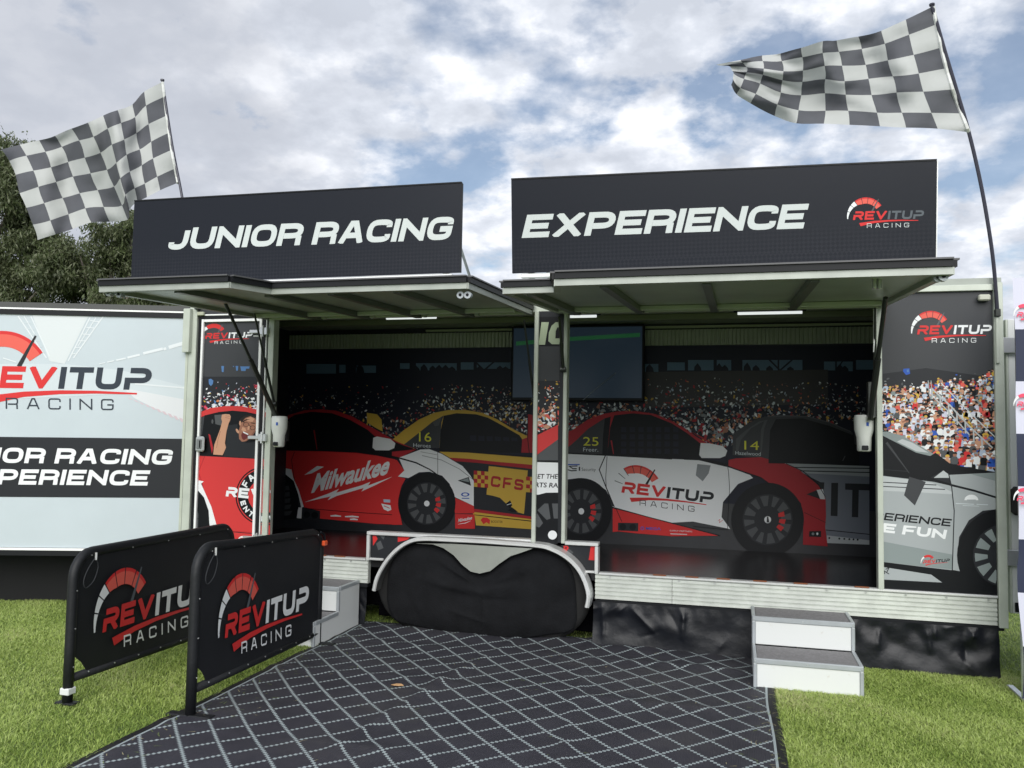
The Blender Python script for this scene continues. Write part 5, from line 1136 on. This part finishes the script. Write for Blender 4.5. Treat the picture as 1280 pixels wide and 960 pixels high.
# ================================================================== RUG
def rug_mat():
    m = bpy.data.materials.new('rug_weave'); m.use_nodes = True; t = m.node_tree; b = t.nodes['Principled BSDF']; b.inputs['Roughness'].default_value = .62; b.inputs['Specular IOR Level'].default_value = .35
    uv = N(t, 'ShaderNodeUVMap'); sp = N(t, 'ShaderNodeSeparateXYZ'); t.links.new(uv.outputs[0], sp.inputs[0])
    def M2(op, a, b_=None, c=None, clamp=False):
        n = N(t, 'ShaderNodeMath', operation=op, use_clamp=clamp)
        for i, v in enumerate((a, b_, c)):
            if v is None: continue
            if isinstance(v, (int, float)): n.inputs[i].default_value = v
            else: t.links.new(v, n.inputs[i])
        return n.outputs[0]
    cell = .222/14
    qx = M2('MULTIPLY', M2('FLOOR', M2('DIVIDE', sp.outputs[0], cell)), cell); qy = M2('MULTIPLY', M2('FLOOR', M2('DIVIDE', sp.outputs[1], cell*1.0946)), cell*1.0946)
    u = M2('DIVIDE', qx, .222); v = M2('DIVIDE', qy, .243)
    def line(s, w_): f = M2('FRACT', s); return M2('LESS_THAN', M2('ABSOLUTE', M2('SUBTRACT', f, .5)), w_)
    l = M2('MAXIMUM', line(M2('ADD', M2('ADD', u, v), .011), .040), line(M2('ADD', M2('SUBTRACT', u, v), .011), .040))
    W_ = 3.025
    inb = M2('MULTIPLY', M2('GREATER_THAN', sp.outputs[0], .055), M2('LESS_THAN', sp.outputs[0], W_-.055)); inb2 = M2('LESS_THAN', sp.outputs[1], 9.0)
    l = M2('MULTIPLY', l, inb)
    ed = M2('LESS_THAN', M2('ABSOLUTE', M2('SUBTRACT', M2('ABSOLUTE', M2('SUBTRACT', sp.outputs[0], W_/2)), W_/2-.048)), .006)
    ed2 = M2('GREATER_THAN', M2('ABSOLUTE', M2('SUBTRACT', sp.outputs[0], W_/2)), W_/2-.041)
    l = M2('MAXIMUM', l, ed)
    no = N(t, 'ShaderNodeTexNoise', inp={'Scale': 3, 'Detail': 8, 'Roughness': .7}); t.links.new(uv.outputs[0], no.inputs[0])
    base = ramp(t, [(.3, (.026, .026, .034)), (.7, (.043, .042, .053))]); t.links.new(no.outputs[0], base.inputs[0])
    pale = N(t, 'ShaderNodeMixRGB', inp={2: (.31, .36, .37, 1)}); t.links.new(l, pale.inputs[0]); t.links.new(base.outputs[0], pale.inputs[1])
    bk = N(t, 'ShaderNodeMixRGB', inp={2: (.008, .008, .01, 1)}); t.links.new(ed2, bk.inputs[0]); t.links.new(pale.outputs[0], bk.inputs[1]); n5 = N(t, 'ShaderNodeTexNoise', inp={'Scale': 1.4, 'Detail': 10, 'Roughness': .72}); t.links.new(uv.outputs[0], n5.inputs[0])
    du = ramp(t, [(.50, 0), (.74, .26)]); t.links.new(n5.outputs[0], du.inputs[0])
    dm = N(t, 'ShaderNodeMixRGB', inp={2: (.10, .095, .082, 1)}); t.links.new(du.outputs[0], dm.inputs[0]); t.links.new(bk.outputs[0], dm.inputs[1]); t.links.new(dm.outputs[0], b.inputs['Base Color'])
    wv = M2('ADD', M2('SINE', M2('MULTIPLY', sp.outputs[0], 6.283/.008)), M2('SINE', M2('MULTIPLY', sp.outputs[1], 6.283/.012)))
    bp = N(t, 'ShaderNodeBump', inp={'Strength': .35, 'Distance': .002}); t.links.new(wv, bp.inputs['Height']); t.links.new(bp.outputs[0], b.inputs['Normal'])
    return m
RX0, RX1, RY0, RY1 = -2.79, .235, -4.0, .10
NX, NY = 150, 210; vs = []; uvs = []
def rugz(x, y):
    # creases left from folding, plus soft unevenness
    z = .012+.010*noise.noise(Vector((x*1.1, y*1.1, 2)))+.005*noise.noise(Vector((x*3, y*3, 8)))
    for c, s_, a in ((-1.75, .12, .020), (-.78, -.10, .017)):
        xc = c+s_*(y+2)+.03*noise.noise(Vector((y*2, c, 0))); z += a*math.exp(-((x-xc)/.035)**2)*(0.55+.6*noise.noise(Vector((y*1.3, c, 5))))
    for c, a in ((-.45, .014), (-1.25, .010), (-2.3, .012)): z += a*math.exp(-((y-c-.05*noise.noise(Vector((x*1.5, c, 1))))/.05)**2)*max(0, .5+noise.noise(Vector((x*1.2, c, 6))))
    for k, (cx_, cy_) in enumerate(((-1.9, -.15), (-2.3, -.05), (-1.2, .0), (-.6, -.1))): z += .02*math.exp(-(((x-cx_)/.25)**2+((y-cy_)/.12)**2))
    return max(z, .006)
for j in range(NY+1):
    for i in range(NX+1):
        x = RX0+(RX1-RX0)*i/NX; y = RY0+(RY1-RY0)*j/NY
        ex = .03*noise.noise(Vector((x*1.2, y*1.4, 4))); ey = .05*noise.noise(Vector((x*1.3, 0, 7)))*(j/NY)
        vs.append((x+ex*.6+.012*(rugz(x, y)-.012)*8, y+ey, rugz(x, y))); uvs.append((x-RX0, y-RY0+.04))
f = [(j*(NX+1)+i, j*(NX+1)+i+1, (j+1)*(NX+1)+i+1, (j+1)*(NX+1)+i) for j in range(NY) for i in range(NX)]
def inrug(x, y, m=0.0): return RX0-m < x < RX1+m and RY0 < y < RY1+m
rug = mk('outdoor_rug', vs, f, rug_mat(), None, None, True); uvl = rug.data.uv_layers.new(name='UVMap')
li = np.zeros(len(rug.data.loops), dtype=int); rug.data.loops.foreach_get('vertex_index', li); uvl.data.foreach_set('uv', np.array(uvs)[li].ravel())
tag(rug, 'charcoal outdoor rug with pale diamond lattice spread on the lawn in front of the trailer', 'rug')
p = onZ(496, 857, .02); q = MB()
lf = [(-.035, 0), (-.01, .012), (.02, .014), (.04, .004), (.02, -.01), (-.015, -.012)]
q.add([(p.x+a, p.y+b*1.3, rugz(p.x, p.y)+.006+.3*abs(b)) for a, b in lf]+[(p.x+a, p.y+b*1.3, rugz(p.x, p.y)+.003+.3*abs(b)) for a, b in lf], [tuple(range(6)), tuple(range(11, 5, -1))]+[(i, (i+1) % 6, 6+(i+1) % 6, 6+i) for i in range(6)])
tag(q.build('fallen_leaf', mat('dry_leaf', (.55, .33, .16), .7)), 'small tan dry leaf lying on the patterned rug', 'leaf')

q = MB(); rg = random.Random(77)
for i in range(260):
    e = rg.random()
    if e < .5: x = RX0+.02+abs(rg.gauss(0, .12)); y = rg.uniform(-3.2, -.3)
    elif e < .75: x = RX1-.02-abs(rg.gauss(0, .10)); y = rg.uniform(-2.2, -.7)
    else: x = rg.uniform(RX0, RX1); y = rg.uniform(-2.6, 0)
    a = rg.uniform(0, 6.28); L = rg.uniform(.008, .024); z = rugz(x, y)+.004; c_, s_ = math.cos(a), math.sin(a); w_ = .0016
    q.cm = rg.choice((0, 0, 1)); q.add([(x-c_*L-s_*w_, y-s_*L+c_*w_, z), (x-c_*L+s_*w_, y-s_*L-c_*w_, z), (x+c_*L, y+s_*L, z+.003)], [(0, 1, 2)])
q.cm = 0
tag(q.build('grass_clippings', [mat('clipping_green', (.20, .27, .07), .7), mat('clipping_straw', (.45, .40, .22), .8)]), 'scattered grass clippings along the rug edges', 'clippings', kind='stuff')

# ================================================================== CHECKERED BANNER (right edge)
BX, BY, BT = 1.575, -.53, 2.44
t = thing('checkered_banner', 'tall white and navy checkered banner at the right edge of the photo', 'banner', (BX+.6, BY, 0))
q = MB(); nz = 48; bw_ = .15; cols = 8
for j in range(nz+1):
    z = .01+(BT-.01)*j/nz
    for i in range(cols*2+1):
        x = BX+bw_*i/2; y = BY+.012*math.sin(x*9+z*1.3)+.02*noise.noise(Vector((x*2, z*3, 0)))*(1-z/BT)
        q.v.append((x+.012*math.sin(z*7)*(1 if z < .8 else .3)+(.012*(1-z/BT)), y, z))
q.f = [(j*(cols*2+1)+i, j*(cols*2+1)+i+1, (j+1)*(cols*2+1)+i+1, (j+1)*(cols*2+1)+i) for j in range(nz) for i in range(cols*2)]
q.m = [((nz-1-j)//6+(i//4)) % 2 for j in range(nz) for i in range(cols*2)]
cb = mk('banner_cloth', q.v, q.f, [LAV, NAVY], t, q.m, True)
P = Print(Plane((0, BY-.02, 0), (0, -1, 0)), base=.004)
for y in (392, 504, 622): P.logo((1271, y+4), (1322, y+4), c1=PINK, c2=NAVY, c3=NAVY)
def to_px(X, Y, Z):
    v = Vector((X, Y, Z))-CAM; k = F/v.dot(FW); return (640+k*v.dot(RT), 480-k*v.dot(UP))
for c in range(1, 4):
    for r in range(8):
        if (r+c) % 2 == 0 or True:
            zc = BT-.305*(r+.55)
            if ((r+c) % 2) == 0: P.logo(to_px(BX+.3*c+.06, BY-.02, zc), to_px(BX+.3*c+.25, BY-.02, zc), c1=PINK, c2=NAVY, c3=NAVY)
P.build('printed_logo', cb)
for x in (BX+.03, BX+1.15):
    q = MB(); q.tube([(x, BY+.04, 0), (x, BY+.04, BT)], .014, 8); q.bbox(x-.02, x+.02, BY-.2, BY+.3, .003, .02); q.build('support_pole', galv, t)

# ================================================================== TREES
leafA = mat('leaf_olive', (.080, .105, .040), .55, trans=.3, var=.5, vscale=1.6); leafB = mat('leaf_grey', (.135, .152, .08), .5, trans=.3, var=.4, vscale=2); bark = mat('gum_bark', (.16, .14, .12), .9, bump=.5, bscale=20, var=.3)
def gum(label, x, y, h, clumps, seed, nl):
    rg = np.random.default_rng(seed); t = thing('gum_tree', label, 'tree', (x, y, 0), 'trees behind the display wall')
    q = MB(); q.tube(dense([(x, y, -.1), (x+.1, y, h*.25), (x-.15, y, h*.45), (x, y, h*.7)], 3), [.28-.018*i for i in range(10)], 9)
    for c in clumps: 
        b0 = Vector((x, y, h*.3+.25*(c[2]-h*.3))); e = Vector(c[:3]); m_ = b0.lerp(e, .5)+Vector((0, 0, -.2)); q.tube(dense([b0, m_, e], 3), [.09, .08, .07, .06, .045, .03, .015], 6)
    q.build('trunk', bark, t, smooth=True)
    V = []; Fm = []
    for c in clumps:
        r = c[3]; n_ = int(nl*r**2)
        # sub-clumps of drooping leaves, most near the outside of each mass
        sub = rg.normal(size=(max(6, int(20*r)), 3)); sub /= np.linalg.norm(sub, axis=1)[:, None]; sub *= r*rg.uniform(.35, 1.0, (len(sub), 1)); sub[:, 2] *= .75
        ctr = np.array(c[:3])+sub[rg.integers(0, len(sub), n_)]+rg.normal(size=(n_, 3))*np.array([.15, .15, .14])*max(.8, r)
        L = rg.uniform(.07, .15, n_)[:, None]; wd = rg.uniform(.010, .021, n_)[:, None]
        d = rg.normal(size=(n_, 3))*.6; d[:, 2] -= .8; d /= np.linalg.norm(d, axis=1)[:, None]
        s_ = np.cross(d, rg.normal(size=(n_, 3))); s_ /= np.linalg.norm(s_, axis=1)[:, None]
        V.append(np.stack([ctr, ctr+d*L*.45+s_*wd, ctr+d*L, ctr+d*L*.45-s_*wd], 1).reshape(-1, 3)); Fm.append((rg.random(n_) < .4).astype(int))
    V = np.concatenate(V); Fm = np.concatenate(Fm); n_ = len(Fm); me = bpy.data.meshes.new('crown'); me.vertices.add(len(V)); o0 = Vector((x, y, h*.6))
    me.vertices.foreach_set('co', (V-np.array(o0)).ravel()); me.loops.add(n_*4); me.loops.foreach_set('vertex_index', np.arange(n_*4)); me.polygons.add(n_); me.polygons.foreach_set('loop_start', np.arange(n_)*4)
    me.materials.append(leafA); me.materials.append(leafB); me.polygons.foreach_set('material_index', Fm); me.update(); me.validate()
    o = bpy.data.objects.new('crown', me); C.objects.link(o); o.parent = t; o.location = o0-Vector((x, y, 0))
def cl_(lst, Y): 
    o = []
    for x, y, r in lst: p = onY(x, y, Y+random.Random(int(x*7+y)).uniform(-.8, .8)); o.append((p.x, p.y, p.z, r))
    return o
gum('taller grey-green gum tree rising at the left edge, behind the left flag', onY(-60, 300, 9.5).x, 9.5, 6.6, cl_([(-40, 200, 1.1), (5, 195, .62), (30, 215, .55), (10, 235, .8), (-5, 285, 1.0), (30, 330, .9), (-60, 330, 1.3), (60, 350, .7), (15, 375, .9), (-110, 240, 1.2), (40, 270, .65), (-20, 420, 1.3), (62, 300, .5)], 9.5), 3, 8500)
gum('lower olive gum tree between the pale display wall and the left sign board', onY(160, 350, 10.5).x, 10.5, 5.6, cl_([(100, 320, .8), (135, 305, .7), (160, 330, .8), (190, 340, .9), (120, 360, .8), (165, 375, .8), (205, 370, .8), (235, 395, .7), (80, 350, .7), (225, 350, .8), (140, 420, 1.0), (210, 430, 1.0), (90, 405, .9), (165, 285, .45), (270, 420, .9)], 10.5), 5, 8500)

# ================================================================== GRASS
def grass():
    rg = np.random.default_rng(9)
    def reg(x0, x1, y0, y1, dens):
        n = int((x1-x0)*(y1-y0)*dens); return np.stack([rg.uniform(x0, x1, n), rg.uniform(y0, y1, n)], 1)
    P = np.concatenate([reg(-7.6, -2.74, -3.2, .7, 16000), reg(.10, 1.9, -3.0, .2, 29000), reg(1.6, 3.2, -.6, 3.0, 4500), reg(-2.8, .2, -.02, .5, 3500), reg(.0, .3, -.75, -.7, 6000)])
    x, y = P[:, 0], P[:, 1]
    keep = ~((x > RX0+.012) & (x < RX1-.0) & (y < RY1+.02)) & ~((x > .10) & (x < .725) & (y > -.735) & (y < 0)) & ~((x > .4) & (x < 1.58) & (y > -.07)&(y<.1))
    P = P[keep]; n = len(P)
    cl = np.array([noise.noise(Vector((a*2.2, b*2.2, 0))) for a, b in P[::1][:, :2]]) if n < 0 else (np.sin(P[:, 0]*5.1+np.sin(P[:, 1]*3.7)*1.5)+np.sin(P[:, 1]*6.3+P[:, 0]*2.1)+np.sin(P[:, 0]*13+P[:, 1]*9))/3
    h = .015+.005*cl+rg.uniform(-.006, .009, n); h = np.clip(h, .007, .034)
    a = rg.uniform(0, 6.283, n); le = rg.uniform(.5, 2.4, n)*h; wd = rg.uniform(.0011, .0023, n)*1.15
    dr = np.stack([np.cos(a), np.sin(a)], 1); sd_ = np.stack([-np.sin(a), np.cos(a)], 1)
    z0 = np.zeros((n, 1)); b0 = np.concatenate([P-sd_*wd[:, None], z0], 1); b1 = np.concatenate([P+sd_*wd[:, None], z0], 1)
    m = P+dr*(le*.3)[:, None]; m0 = np.concatenate([m-sd_*(wd*.85)[:, None], (h*.6)[:, None]], 1); m1 = np.concatenate([m+sd_*(wd*.85)[:, None], (h*.6)[:, None]], 1)
    tp = np.concatenate([P+dr*le[:, None], h[:, None]], 1)
    V = np.stack([b0, b1, m1, m0, tp], 1).reshape(-1, 3)
    base = np.arange(n)[:, None]*5
    lv = np.concatenate([base+np.array([[0, 1, 2, 3]]), base+np.array([[3, 2, 4]])], 1).ravel()
    me = bpy.data.meshes.new('grass'); me.vertices.add(len(V)); me.vertices.foreach_set('co', V.ravel()); me.loops.add(len(lv)); me.loops.foreach_set('vertex_index', lv)
    me.polygons.add(2*n); ls = (np.arange(n)[:, None]*7+np.array([[0, 4]])).ravel(); me.polygons.foreach_set('loop_start', ls)
    t = rg.random(n)+.35*cl+.30*np.sin(P[:, 0]*1.7+np.sin(P[:, 1]*1.3)*2)*np.sin(P[:, 1]*2.2+P[:, 0]*.8); mi_ = np.repeat(np.where(t < .30, 0, np.where(t < .72, 1, np.where(t < 1.17, 2, 3))), 2); me.polygons.foreach_set('material_index', mi_.astype(np.int32))
    for nm, c in (('blade_dark', (.23, .325, .07)), ('blade_green', (.40, .51, .13)), ('blade_light', (.50, .60, .21)), ('blade_straw', (.56, .57, .28))): me.materials.append(mat(nm, c, .5, trans=.35, spec=.3))
    me.update(); me.validate()
    o = bpy.data.objects.new('lawn_grass', me); C.objects.link(o); tag(o, 'short bright green lawn grass around the rug and steps', 'grass', kind='stuff')
grass()
